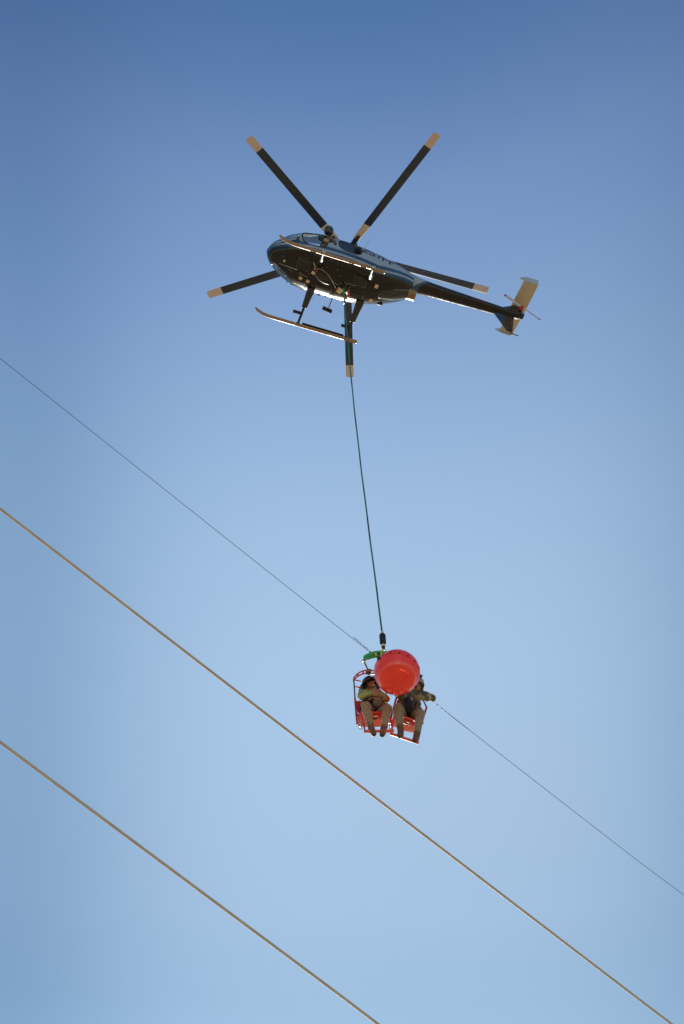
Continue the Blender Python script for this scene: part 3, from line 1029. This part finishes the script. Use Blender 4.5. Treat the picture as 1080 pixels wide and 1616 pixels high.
# preformed rods lashed along the wire
def rod(x0, x1, off, r, label, fray):
    root = empty('armor_rod', on_wire(x0))
    pts = []
    n = 90
    for i in range(n + 1):
        t = i / n
        p = on_wire(x0 + (x1 - x0) * t)
        a = t * 60
        w_ = .012 if off else .005
        gap = off * (fray(t))
        pts.append(p + Vector((.3, 0, 1)) * gap + Vector((0, math.cos(a), math.sin(a))) * w_ * .5)
    rel(MB().tube(pts, r, 6).build('rod', MATTE), root)
    tag(root, label, 'armor rod')
rod(.15, .62, .035, .0045, 'loose twisted dark rod along the thin wire left of the green bar', lambda t: 1 - t)
rod(1.30, 1.95, .0, .0055, 'twisted dark rod around the thin wire by the right worker elbow', lambda t: 0)

# ------------------------------------------------------------------ two hanging chairs
def chair(loc, yaw, roll, pitch, label, tall, hook_pt, sh=0.0, ay=0.0):
    root = empty('hanging_chair', loc)
    root.rotation_euler = (Matrix.Rotation(R(roll), 3, 'Y') @ Matrix.Rotation(R(yaw), 3, 'Z') @ Matrix.Rotation(R(pitch), 3, 'X')).to_euler()
    RM = root.rotation_euler.to_matrix()
    # seat pan: rounded shell with a dished front lip
    mb = MB()
    nx, ny = 14, 14
    def sp(i, j, lo):
        u = i / nx * 2 - 1; v = j / ny * 2 - 1
        x = u * .225 * (1 - .05 * v * v); y = v * .215
        z = -.055 + .02 * u * u + (.006 * max(0, v) ** 2) - .035 * max(0, -v - .55) / .45
        if lo: z -= .028
        return (x, y, z)
    vs = [sp(i, j, k) for k in (0, 1) for j in range(ny + 1) for i in range(nx + 1)]
    W_ = nx + 1; L_ = W_ * (ny + 1)
    fs = []
    for j in range(ny):
        for i in range(nx):
            a = j * W_ + i
            fs.append([a, a + 1, a + W_ + 1, a + W_]); fs.append([a + L_, a + L_ + W_, a + L_ + W_ + 1, a + L_ + 1])
    for i in range(nx):
        fs.append([i, i + L_, i + 1 + L_, i + 1]); a = ny * W_ + i; fs.append([a, a + 1, a + 1 + L_, a + L_])
    for j in range(ny):
        a = j * W_; fs.append([a, a + W_, a + W_ + L_, a + L_]); a = j * W_ + nx; fs.append([a, a + L_, a + L_ + W_, a + W_])
    mb.add(vs, fs)
    seat = mb.build('seat', ORANGE, root)
    mb = MB()
    mb.prism([(-.17, -.205), (.17, -.205), (.15, -.11), (-.15, -.11)], 'z', -.135, -.112)
    mb.build('front_shade', REDWEB, seat)  # dark red strip paints in the shade under the seat front
    ov = []
    mb = MB()
    ring = [(.055 * math.cos(a), -.045 + .024 * math.sin(a), -.094) for a in [2 * math.pi * k / 24 for k in range(25)]]
    mb.tube(ring, .008, 8, caps=False)
    mb.add([(x * .9, y * .9 - .0045, -.0895) for x, y, z in ring[:-1]], [list(range(24))])
    mb.build('slot_rim', MATTE, seat)
    MB().box((.01, -.16, -.14), (.055, .03, .006), bev=.002).build('sticker', mat('sticker_yellow', (.7, .6, .35), .6), seat)
    MB().box((0, .215, .20), (.42, .03, .50), Matrix.Rotation(R(-8), 3, 'X'), bev=.03).build('backrest', REDWEB, root)
    # red tube frame: side posts up to the arch
    for s in (-1, 1):
        mb = MB()
        mb.tube([(s * .235, .16, -.07), (s * .245, .10, .10), (s * .25, .02, .35)], .016, 10)
        mb.tube([(s * .235, -.17, -.08), (s * .24, -.05, .0), (s * .245, .08, .16)], .014, 10)
        mb.build('side_frame', RED, root)
        MB().tube([(s * .25, .02, .34), (s * .25 + sh, -.06 + ay, tall - .14)], .011, 8).build('side_post', mat('dark_post', (.07, .02, .05), .4), root)
        for zz in (.13, .26):
            MB().tube([(s * .25 + sh * .8, -.04 + ay, tall - .02 - zz), (s * .18 + sh * .8, -.05 + ay, tall - .05 - zz), (s * .13 + sh * .8, -.05 + ay, tall - .06 - zz)], [.008, .014, .006], 8).build('post_peg', REDWEB, root)
        mb = MB()
        mb.tube([(s * .215, -.18, -.09), (s * .215, -.27, -.30), (s * .21, -.335, -.53)], .013, 8)
        mb.build('footrest_arm', mat('pink_red_tube', (.60, .05, .10), .35), root)
    mb = MB()
    mb.box((0, -.34, -.54), (.46, .035, .038), bev=.008)
    mb.build('footrest', ORANGE, root)
    # perforated arch
    mb = MB()
    N = 20
    def ap(t, r, y):
        a = t * R(62)
        return (math.sin(a) * r + sh, y, tall - .28 + math.cos(a) * r * 1.0 - .01)
    for y in (-.10 + ay, -.02 + ay):
        mb.tube([ap(i / N * 2 - 1, .285, y) for i in range(N + 1)], .012, 8)
    for t in (-1, -.62, -.3, .3, .62, 1):
        mb.tube([ap(t, .285, -.10 + ay), ap(t, .285, -.02 + ay)], .012, 8)
    mb.build('arch', mat('arch_red', (.72, .07, .06), .4, coat=.2), root)
    MB().tube([(sh, -.11 + ay, tall - .01), (sh, -.01 + ay, tall + .0)], .045, 16, flat=.6).build('arch_bracket', mat('bracket_grey', (.22, .12, .09), .5), root)
    # hanger link to the spreader, given in the chair's own frame
    hp = RM.inverted() @ (Vector(hook_pt) - Vector(loc))
    a0 = Vector((sh, -.06 + ay, tall))
    mb = MB()
    mb.tube([a0, a0.lerp(hp, .5), hp], [.008, .013, .010], 8)
    mb.build('hanger_link', mat('maroon_link', (.25, .02, .04), .4), root)
    mb = MB(); mb.tube([a0, a0 + Vector((0, 0, -.08))], .006, 8); mb.build('bracket_pin', RED, root)
    tag(root, label, 'chair', 'orange seats hung under the green bar')
    return root
chair((.481, 15.18, 14.52), 5, -5, 5, 'left hanging chair, orange seat under the worker with the wide brimmed dark hat', .80, (.345, 14.89, 15.40))
chair((1.015, 15.29, 14.52), 13, 13, 8, 'right hanging chair, orange seat under the worker in the olive jacket', .80, (.93, 14.89, 15.40), -.20, .16)
# clips between and beside
def clips(loc, n, m, label):
    mb = MB()
    for k in range(n):
        c = Vector(loc) + Vector((random.uniform(-.02, .02), 0, -.055 * k))
        a1 = random.uniform(-.5, .5)
        mb.tube([c + Vector((math.cos(a1) * .022 * math.cos(R(a)), math.sin(a1) * .022 * math.cos(R(a)), .036 * math.sin(R(a)))) for a in range(0, 361, 30)], .006, 6, caps=False)
    o = mb.build('carabiner', m)
    tag(o, label, 'carabiner')
clips((.27, 15.12, 14.33), 3, STEEL, 'grey carabiners hooked in a chain at the outer edge of the left chair')
clips((.735, 15.02, 14.25), 4, RED, 'red carabiners in a chain in the gap between the two chairs')

# ------------------------------------------------------------------ people
def hand(wrist, dirn, palm_n, curl=.6, side=1):
    """palm and five unequal bent fingers as limbs for the body surface"""
    d = Vector(dirn).normalized(); n = Vector(palm_n); n = (n - d * n.dot(d)).normalized()
    s = d.cross(n).normalized() * side
    w0 = Vector(wrist)
    out_ = [('c', [(w0, .026), (w0 + d * .045, .028)])]
    out_.append(('c', [(w0 + d * .03 + s * .022, .017), (w0 + d * .08 + s * .026, .015)]))
    out_.append(('c', [(w0 + d * .03 - s * .02, .017), (w0 + d * .08 - s * .024, .014)]))
    out_.append(('c', [(w0 + d * .03, .018), (w0 + d * .085, .015)]))
    for k, L in enumerate((.068, .078, .072, .056)):
        b = w0 + d * (.088 - .004 * abs(k - 1)) + s * (.030 - .020 * k)
        p, dd = b, d.copy()
        chain = [(p, .0095)]
        for j, fr in enumerate((.45, .32, .23)):
            dd = (dd * math.cos(curl * (.7 + .25 * j)) + n * math.sin(curl * (.7 + .25 * j))).normalized()
            p = p + dd * L * fr
            chain.append((p, .0092 - .0012 * (j + 1)))
        out_.append(('c', chain))
    t0 = w0 + d * .025 + s * .026
    t1 = t0 + (s * .8 + d * .6 + n * .3).normalized() * .038
    t2 = t1 + (s * .2 + d * .8 + n * .7).normalized() * .030
    out_.append(('c', [(t0, .014), (t1, .011), (t2, .009)]))
    return out_

def person(name_loc, J, mats, label, headgear, extra=None):
    root = empty('person', name_loc)
    V_ = {k: Vector(v) for k, v in J.items()}
    base = Vector(name_loc)
    def L(k): return V_[k] - base
    pelvis, chest, neck, head = L('pelvis'), L('chest'), L('neck'), L('head')
    face = Vector(J['face']).normalized()
    upv = (head - neck).normalized()
    upv = (upv - face * upv.dot(face)).normalized()
    side = face.cross(upv).normalized()
    HR = Matrix((side, face, upv)).transposed()
    body = []
    body.append(('c', [(pelvis, .105), (pelvis.lerp(chest, .5), .10), (chest, .11), (chest.lerp(neck, .6), .075), (neck, .055)]))
    body.append(('c', [(neck, .052), (head, .055)]))
    body.append(('e', head + upv * .018 - face * .01, (.076, .092, .105), HR))
    body.append(('e', head - upv * .05 + face * .025, (.052, .055, .05), HR))
    body.append(('c', [(head + face * .088 + upv * .015, .009), (head + face * .107 - upv * .022, .014)]))       # nose
    for s in (1, -1):
        body.append(('e', head + side * .078 * s - upv * .005, (.010, .02, .032), HR))                          # ears
    body.append(('e', head + face * .077 - upv * .056, (.024, .012, .009), HR))                                 # lips
    body.append(('e', head + face * .070 - upv * .092, (.02, .018, .014), HR))                                  # chin
    for sd in ('a', 'b'):
        body.append(('c', [(L('sh' + sd).lerp(neck, .35), .05), (L('sh' + sd), .048), (L('el' + sd), .034), (L('wr' + sd), .028)]))
        body += hand(L('wr' + sd), Vector(J['hd' + sd]), Vector(J['hn' + sd]), .6, 1 if sd == 'a' else -1)
        if 'kn' + sd in J:
            body.append(('c', [(L('hp' + sd), .075), (L('kn' + sd), .048), (L('an' + sd), .034)]))
            body.append(('c', [(L('an' + sd) , .042), (L('to' + sd), .035)]))
    fleshy('body', body, SKIN, root, .0065, 2)
    for sd in ('a', 'b'):
        gl = [(c[0], [(p, r + .005) for p, r in c[1]]) for c in hand(L('wr' + sd), Vector(J['hd' + sd]), Vector(J['hn' + sd]), .6, 1 if sd == 'a' else -1)]
        if 'gloves' in mats:
            fleshy('glove', gl, mats['gloves'], root, .006, 1)
    # eyes
    for s in (1, -1):
        MB().ball(head + face * .078 + side * .03 * s + upv * .018, .011, 10, 8).build('eye', mat('eye_dark', (.03, .02, .02), .2), root)
    # clothes, a little larger than the body
    sh = [('c', [(pelvis, .135), (pelvis.lerp(chest, .5), .128), (chest, .138), (chest.lerp(neck, .55), .100), (neck - upv * .01, .066)])]
    fx = Vector(J['fx']).normalized()
    for s in (1, -1):
        sh.append(('c', [(pelvis + fx * .045 * s, .115), (chest + fx * .06 * s, .118)]))
    for sd in ('a', 'b'):
        cuff = L('wr' + sd).lerp(L('el' + sd), .12)
        sh.append(('c', [(L('sh' + sd).lerp(neck, .4), .070), (L('sh' + sd), .072), (L('sh' + sd).lerp(L('el' + sd), .5), .060), (L('el' + sd), .054), (cuff, .040)]))
    so = fleshy('jacket', sh, mats['top'], root, .009, 1, .045)
    if 'kna' in J:
        tr = [('c', [(pelvis, .135), (L('hpa').lerp(L('hpb'), .5), .115)])]
        for sd in ('a', 'b'):
            shin = L('an' + sd).lerp(L('kn' + sd), .24)
            tr.append(('c', [(L('hp' + sd), .100), (L('hp' + sd).lerp(L('kn' + sd), .6), .084), (L('kn' + sd), .071), (L('kn' + sd).lerp(shin, .45), .066), (shin, .054)]))
        fleshy('trousers', tr, mats['legs'], root, .009, 1, .040)
        for sd in ('a', 'b'):
            an, to = L('an' + sd), L('to' + sd)
            kn = L('kn' + sd)
            heel = an + (an - to).normalized() * .045 + (an - kn).normalized() * .03
            bt = [('c', [(an.lerp(kn, .28), .052), (an, .052), (heel, .046)]), ('c', [(an, .048), (an.lerp(to, .55), .045), (to, .040)]), ('c', [(heel, .04), (to, .038)])]
            bo = fleshy('boot', bt, mats['boots'], root, .007, 1, .012)
            dn_ = (an - kn).normalized(); fw_ = (to - an); fw_ = (fw_ - dn_ * fw_.dot(dn_)); fw_ = fw_.normalized() if fw_.length > .01 else face
            fleshy('sole', [('c', [(heel - fw_ * .01 + dn_ * .028, .036), (to + dn_ * .012, .036)])], mat('boot_sole', (.06, .045, .03), .8), root, .008, 1)
            th_ = L('hp' + sd).lerp(kn, .30)
            ax_ = (kn - L('hp' + sd)).normalized()
            MB().tube([th_ - ax_ * .018, th_ + ax_ * .018], .112, 20).build('leg_loop', mat('loop_web', (.035, .012, .02), .7, noise=.2), root)
    headgear(root, head, face, upv, side, HR)
    if 'gloves' in mats: gear(root, face, upv, Vector(J['fx']).normalized(), pelvis, chest)
    if extra: extra(root, L, pelvis, chest, neck, face, fx, upv)
    tag(root, label, 'person')
    return root

HELM = mat('helmet_black', (.012, .012, .016), .25, coat=.5)
def band(root, a, b, r, m, w_=.022, name='reflective_band'):
    a, b = Vector(a), Vector(b)
    d = (b - a).normalized()
    MB().tube([a - d * w_, a + d * w_], r, 18).build(name, m, root)
def gear(root, face, upv, fx, pelvis, chest):
    # hardware clipped to the harness
    c = chest - upv * .10 + face * .17
    MB().tube([c + fx * .022 * math.cos(R(a)) + upv * .03 * math.sin(R(a)) for a in range(0, 361, 30)], .006, 6, caps=False).build('d_ring', STEEL, root)
    q = pelvis + upv * .12 + fx * .15 + face * .08
    MB().box(q, (.06, .04, .11), bev=.012).build('radio', MATTE, root)
    MB().tube([q + Vector((0, 0, .05)), q + Vector((.01, 0, .15))], .006, 6).build('radio_antenna', MATTE, root)
    q = pelvis + upv * .05 - fx * .17 + face * .06
    MB().tube([q, q + Vector((0, -.02, -.08)), q + Vector((.05, -.03, -.14)), q + Vector((.11, -.02, -.08))], .008, 6).build('lanyard', mat('lanyard_orange', (.55, .16, .05), .7), root)
def strap(root, pts, m, wd2=.02, name='harness_strap'):
    MB().tube(pts, wd2, 8, flat=.35).build(name, m, root)

# --- left worker
def hat_brim(root, head, face, upv, side, HR):
    mb = MB()
    def add(c, r, k=(1, 1, 1)):
        m2 = MB().ball((0, 0, 0), r, 28, 16)
        keep = [Vector(p) for p in m2.v]
        mb.add([HR @ p + c for p in keep], m2.f)
    mb.ball((0, 0, 0), .0001, 4, 2)
    prof = [(.0, .155), (.05, .15), (.09, .125), (.112, .085), (.118, .04), (.122, .02), (.19, .005), (.215, -.015), (.208, -.027), (.12, .006), (.108, .02), (.10, .08), (.0, .14)]
    rows = [[head + HR @ Vector((r * math.cos(a) * .95, r * math.sin(a) * 1.08 - .005, z)) for a in [2 * math.pi * k / 32 for k in range(32)]] for r, z in prof]
    mb = MB()
    mb.add([p for r in rows for p in r], [[i * 32 + k, i * 32 + (k + 1) % 32, (i + 1) * 32 + (k + 1) % 32, (i + 1) * 32 + k] for i in range(len(prof) - 1) for k in range(32)])
    mb.build('helmet', HELM, root)
    mb = MB()
    mb.tube([head + HR @ Vector((.082 * math.cos(R(a)), .092 * math.sin(R(a)), .022)) for a in range(35, 146, 10)], .019, 8)
    mb.build('goggles', mat('dark_lens', (.03, .008, .012), .1, coat=1), root)
    for s in (1, -1):
        MB().ball(head + HR @ Vector((.085 * s, 0, -.005)), (.03, .04, .045), 14, 10).build('ear_muff', MATTE, root)
    MB().tube([head + HR @ Vector((.08, 0, -.03)), head + HR @ Vector((.05, .05, -.085)), head + HR @ Vector((0, .07, -.10)), head + HR @ Vector((-.05, .05, -.085)), head + HR @ Vector((-.08, 0, -.03))], .007, 6).build('chin_strap', MATTE, root)
HIVIS = mat('hivis_yellow_green', (.42, .48, .14), .75, noise=.15, nscale=14, sheen=.3, bump=.3, bscale=18)
KHAKI = mat('brown_trousers', (.36, .245, .145), .85, noise=.25, nscale=16, sheen=.3, bump=.5, bscale=16)
GREYP = mat('grey_green_trousers', (.29, .245, .17), .85, noise=.25, nscale=16, sheen=.3, bump=.5, bscale=16)
OLIVE = mat('olive_jacket', (.11, .095, .035), .85, noise=.35, nscale=12, sheen=.3, bump=.5, bscale=16)
BOOT = mat('tan_boot', (.17, .085, .035), .6, noise=.3, nscale=25, bump=.3)
ORW = mat('orange_band', (.80, .22, .06), .6)
TANB = mat('tan_reflective', (.62, .46, .25), .45, noise=.1)
def extra1(root, L, pelvis, chest, neck, face, fx, upv):
    strap(root, [chest + fx * .07 + face * .11 + upv * .07, chest + face * .15 - upv * .05, pelvis + face * .16 + fx * .03], MATTE)
    strap(root, [chest - fx * .07 + face * .11 + upv * .07, chest + face * .15 - upv * .05, pelvis + face * .16 - fx * .03], MATTE)
    vest = [('c', [(pelvis + upv * .06, .142), (pelvis.lerp(chest, .5), .138), (chest, .150)])]
    for s in (1, -1):
        vest.append(('c', [(pelvis + fx * .045 * s + upv * .06, .124), (chest + fx * .055 * s, .128), (chest + fx * .08 * s + (neck - chest) * .45, .062)]))
    fleshy('vest', vest, mat('dark_vest', (.05, .04, .025), .8, noise=.4, nscale=18, bump=.4), root, .009, 1, .02)
    w3 = [pelvis + upv * .10 + fx * .165 * math.cos(R(a)) + face * .165 * math.sin(R(a)) for a in range(0, 361, 15)]
    MB().tube(w3, .03, 8, flat=1.0, caps=False).build('harness_belt', mat('harness_dark', (.03, .015, .03), .7), root)
    w3 = [chest - upv * .08 + fx * .165 * math.cos(R(a)) + face * .165 * math.sin(R(a)) for a in range(20, 161, 15)]
    MB().tube(w3, .020, 8).build('chest_band', ORW, root)
    band(root, L('sha').lerp(L('ela'), .85), L('ela'), .062, mat('lime_cuff', (.20, .22, .10), .6))
    band(root, L('elb').lerp(L('wrb'), .25), L('wrb'), .060, ORW)
    band(root, L('elb').lerp(L('wrb'), .60), L('wrb'), .052, TANB)
    for sd in ('a', 'b'):
        w2 = L('sh' + sd).lerp(L('el' + sd), .05)
        MB().ball(w2 - upv * .06 + face * .02, (.05, .05, .03), 12, 8).build('orange_pad', ORW, root)
P1 = dict(pelvis=(.50, 15.30, 14.64), chest=(.49, 15.27, 14.86), neck=(.47, 15.24, 15.04), head=(.45, 15.19, 15.14), face=(.35, -.85, .12), fx=(.93, .34, 0),
          sha=(.325, 15.22, 14.96), ela=(.30, 15.03, 14.77), wra=(.47, 14.96, 14.78), hda=(1, -.1, .1), hna=(0, .6, .5),
          shb=(.635, 15.27, 14.97), elb=(.70, 15.12, 14.79), wrb=(.60, 14.95, 14.72), hdb=(-1, -.3, .2), hnb=(0, .6, .5),
          hpa=(.42, 15.24, 14.60), kna=(.36, 14.87, 14.44), ana=(.455, 14.93, 13.99), toa=(.475, 14.84, 13.87),
          hpb=(.58, 15.26, 14.60), knb=(.70, 14.93, 14.44), anb=(.62, 14.95, 13.99), tob=(.60, 14.86, 13.87))
person((.50, 15.25, 14.38), P1, dict(top=HIVIS, legs=KHAKI, boots=BOOT, gloves=mat('glove_leather', (.42, .27, .15), .7, noise=.2)), 'seated worker in yellow green sleeves, brown trousers and a wide brimmed dark helmet', hat_brim, extra1)

# --- right worker
def hat_cap(root, head, face, upv, side, HR):
    prof = [(.0, .150), (.05, .145), (.085, .12), (.105, .08), (.112, .03), (.118, .022), (.120, .012), (.10, .02), (.0, .13)]
    rows = [[head + HR @ Vector((r * math.cos(a) * .93, r * math.sin(a) * 1.08 - .005 + (.045 if (math.sin(a) > .5 and z < .035 and r > .11) else 0), z)) for a in [2 * math.pi * k / 32 for k in range(32)]] for r, z in prof]
    mb = MB()
    mb.add([p for r in rows for p in r], [[i * 32 + k, i * 32 + (k + 1) % 32, (i + 1) * 32 + (k + 1) % 32, (i + 1) * 32 + k] for i in range(len(prof) - 1) for k in range(32)])
    mb.build('helmet', mat('helmet_tan', (.35, .27, .19), .4, noise=.1), root)
    MB().box(head + HR @ Vector((0, .04, .155)), (.05, .09, .05), HR, bev=.01).build('helmet_camera', MATTE, root)
    MB().box(head + HR @ Vector((.03, .03, .19)), (.02, .02, .05), HR, bev=.004).build('camera_mount', MATTE, root)
    for s in (1, -1):
        MB().ball(head + HR @ Vector((.085 * s, 0, -.01)), (.03, .042, .05), 14, 10).build('ear_muff', mat('muff_olive', (.12, .10, .04), .5), root)
    MB().tube([head + HR @ Vector((.085, 0, -.03)), head + HR @ Vector((.07, .08, -.06)), head + HR @ Vector((.02, .11, -.065))], .010, 8).build('microphone', MATTE, root)
    MB().tube([head + HR @ Vector((.082 * math.cos(R(a)), .092 * math.sin(R(a)), .022)) for a in range(15, 166, 10)], .015, 8).build('glasses', mat('dark_lens2', (.03, .02, .015), .1, coat=1), root)
def extra2(root, L, pelvis, chest, neck, face, fx, upv):
    for s in (1, -1):
        strap(root, [chest + fx * .075 * s + face * .12 + upv * .09, chest + fx * .07 * s + face * .145 - upv * .04, pelvis + face * .155 + fx * .07 * s + upv * .05], MATTE, .024)
    w3 = [pelvis + upv * .09 + fx * .165 * math.cos(R(a)) + face * .165 * math.sin(R(a)) for a in range(0, 361, 15)]
    MB().tube(w3, .03, 8, caps=False).build('harness_belt', mat('harness_red', (.30, .02, .04), .7), root)
    for sd, ts in (('a', (.55,)), ('b', (.75,))):
        for t in ts:
            band(root, L('sh' + sd).lerp(L('el' + sd), t), L('el' + sd), .072 - .01 * t, TANB)
        band(root, L('el' + sd).lerp(L('wr' + sd), .55), L('wr' + sd), .055, TANB)
    for s in (-1, 1):
        MB().tube([pelvis + upv * .03 + fx * .13 * s + face * .06, pelvis + upv * .07 + fx * .14 * s + face * .05], .085, 16).build('hem_band', TANB, root)
P2 = dict(pelvis=(1.03, 15.40, 14.66), chest=(1.09, 15.36, 14.92), neck=(1.16, 15.34, 15.11), head=(1.20, 15.29, 15.21), face=(.22, -.9, -.30), fx=(.86, .50, .12),
          sha=(.99, 15.26, 14.99), ela=(.92, 15.05, 14.76), wra=(.92, 14.84, 14.84), hda=(0, -.7, .6), hna=(.5, .3, .5),
          shb=(1.32, 15.38, 15.09), elb=(1.43, 15.20, 14.88), wrb=(1.27, 15.06, 14.76), hdb=(-1, -.4, -.3), hnb=(0, .6, .5),
          hpa=(.95, 15.32, 14.60), kna=(.86, 14.93, 14.45), ana=(.89, 15.02, 14.05), toa=(.865, 14.93, 13.91),
          hpb=(1.10, 15.38, 14.62), knb=(1.21, 15.07, 14.46), anb=(1.13, 15.12, 14.03), tob=(1.095, 15.03, 13.90))
person((1.0, 15.36, 14.42), P2, dict(top=OLIVE, legs=GREYP, boots=BOOT, gloves=mat('glove_grey', (.30, .24, .15), .7, noise=.2)), 'seated worker in an olive jacket with tan bands, one elbow out towards the wire', hat_cap, extra2)

# pouches hung in front of both workers
pouch = empty('tool_pouch', (.555, 15.02, 14.64))
mb = MB(); mb.ball((0, 0, -.01), (.075, .06, .085), 18, 12); o = mb.build('bag', mat('grey_canvas', (.22, .17, .12), .85, noise=.3, nscale=30, bump=.5), pouch)
MB().box((0, -.05, .02), (.10, .03, .04), bev=.01).build('flap', mat('canvas_light', (.35, .27, .19), .85), pouch)
MB().tube([(-.04, 0, .06), (-.03, .03, .13), (.03, .03, .13), (.04, 0, .06)], .008, 6).build('handle', MATTE, pouch)
tag(pouch, 'grey brown tool pouch hanging between the knees of the left worker', 'pouch')
cb = empty('equipment_bag', (1.045, 15.10, 14.66))
cb.rotation_euler = (R(-15), R(14), R(20))
mb = MB(); mb.tube([(0, 0, .15), (0, 0, .12), (0, 0, -.10), (0, 0, -.14)], [.06, .082, .098, .075], 22, flat=.8); mb.build('case', mat('black_nylon', (.014, .014, .018), .55, noise=.3, bump=.3), cb)
mb = MB()
for k, (zz, ww) in enumerate(((.07, .05), (.045, .035), (.02, .045), (-.005, .03))):
    mb.box((-.005 + (k % 2) * .01, -.092, zz), (ww, .012, .010))
mb.build('printed_mark', mat('pale_print', (.45, .45, .45), .6), cb, smooth=False)
MB().tube([(-.07, 0, .12), (-.05, .02, .24), (.05, .02, .24), (.07, 0, .12)], .012, 8).build('carry_strap', MATTE, cb)
tag(cb, 'black cylindrical equipment bag on the lap of the right worker', 'bag')

# ------------------------------------------------------------------ pilot leaning out of the left door
def pilot_helmet(root, head, face, upv, side, HR):
    MB().ball((0, 0, 0), 1, 24, 16)
    m2 = MB().ball((0, 0, 0), (.122, .14, .135), 26, 18)
    mb = MB()
    mb.add([HR @ (Vector(p) + Vector((0, -.015, .02))) + head for p in m2.v], m2.f)
    mb.build('helmet', HELM, root)
    m2 = MB().ball((0, 0, 0), (.095, .06, .055), 20, 12)
    mb = MB(); mb.add([HR @ (Vector(p) + Vector((0, .10, .015))) + head for p in m2.v], m2.f)
    mb.build('visor', mat('visor', (.01, .01, .012), .08, coat=1), root)
    MB().tube([head + HR @ Vector((.10, .03, -.04)), head + HR @ Vector((.07, .12, -.06)), head + HR @ Vector((.01, .14, -.06))], .010, 8).build('microphone', MATTE, root)
def W(x, y, z):
    return tuple(HELI @ Vector((x, y, z)))
fdir = M3 @ Vector((.35, .35, -.86))
def extra3(root, L, pelvis, chest, neck, face, fx, upv):
    v = [('c', [(pelvis, .142), (pelvis.lerp(chest, .5), .14), (chest, .152), (chest.lerp(neck, .6), .112)]), ('c', [(chest, .12), (L('shb'), .086), (L('shb').lerp(L('elb'), .7), .07)])]
    fleshy('vest', v, plaid, root, .010, 2)
PJ = dict(pelvis=W(.66, .36, 1.20), chest=W(.68, .58, 1.52), neck=W(.72, .74, 1.63), head=W(.75, .84, 1.68), face=tuple(fdir), fx=tuple(M3 @ Vector((0, 1, .3))),
          sha=W(.82, .66, 1.54), ela=W(.96, .76, 1.36), wra=W(.86, .82, 1.20), hda=tuple(M3 @ Vector((-1, .1, .1))), hna=tuple(M3 @ Vector((0, -.5, .6))),
          shb=W(.60, .66, 1.62), elb=W(.50, .66, 1.40), wrb=W(.72, .60, 1.28), hdb=tuple(M3 @ Vector((1, 0, -.1))), hnb=tuple(M3 @ Vector((0, -.5, .6))),
          hpa=W(.70, .30, 1.12), kna=W(1.12, .38, 1.16), ana=W(1.34, .34, .92), toa=W(1.46, .34, .92),
          hpb=W(.70, .16, 1.12), knb=W(1.12, .14, 1.16), anb=W(1.34, .14, .92), tob=W(1.46, .14, .92))
plaid = mat('patterned_shirt', (.10, .08, .07), .8)
pn = plaid.node_tree
ck = pn.nodes.new('ShaderNodeTexVoronoi'); ck.inputs['Scale'].default_value = 22
tcp = pn.nodes.new('ShaderNodeTexCoord'); crp = pn.nodes.new('ShaderNodeValToRGB')
crp.color_ramp.elements[0].position = .15; crp.color_ramp.elements[0].color = (.03, .02, .02, 1)
crp.color_ramp.elements[1].position = .4; crp.color_ramp.elements[1].color = (.17, .13, .12, 1)
pn.links.new(tcp.outputs['Object'], ck.inputs['Vector']); pn.links.new(ck.outputs['Distance'], crp.inputs['Fac']); pn.links.new(crp.outputs['Color'], pn.nodes['Principled BSDF'].inputs['Base Color'])
person(W(.66, .36, 1.20), PJ, dict(top=mat('dark_green_sleeve', (.012, .045, .038), .8, noise=.2), legs=MATTE, boots=MATTE), 'pilot in a black helmet leaning out of the open helicopter door', pilot_helmet, extra3)
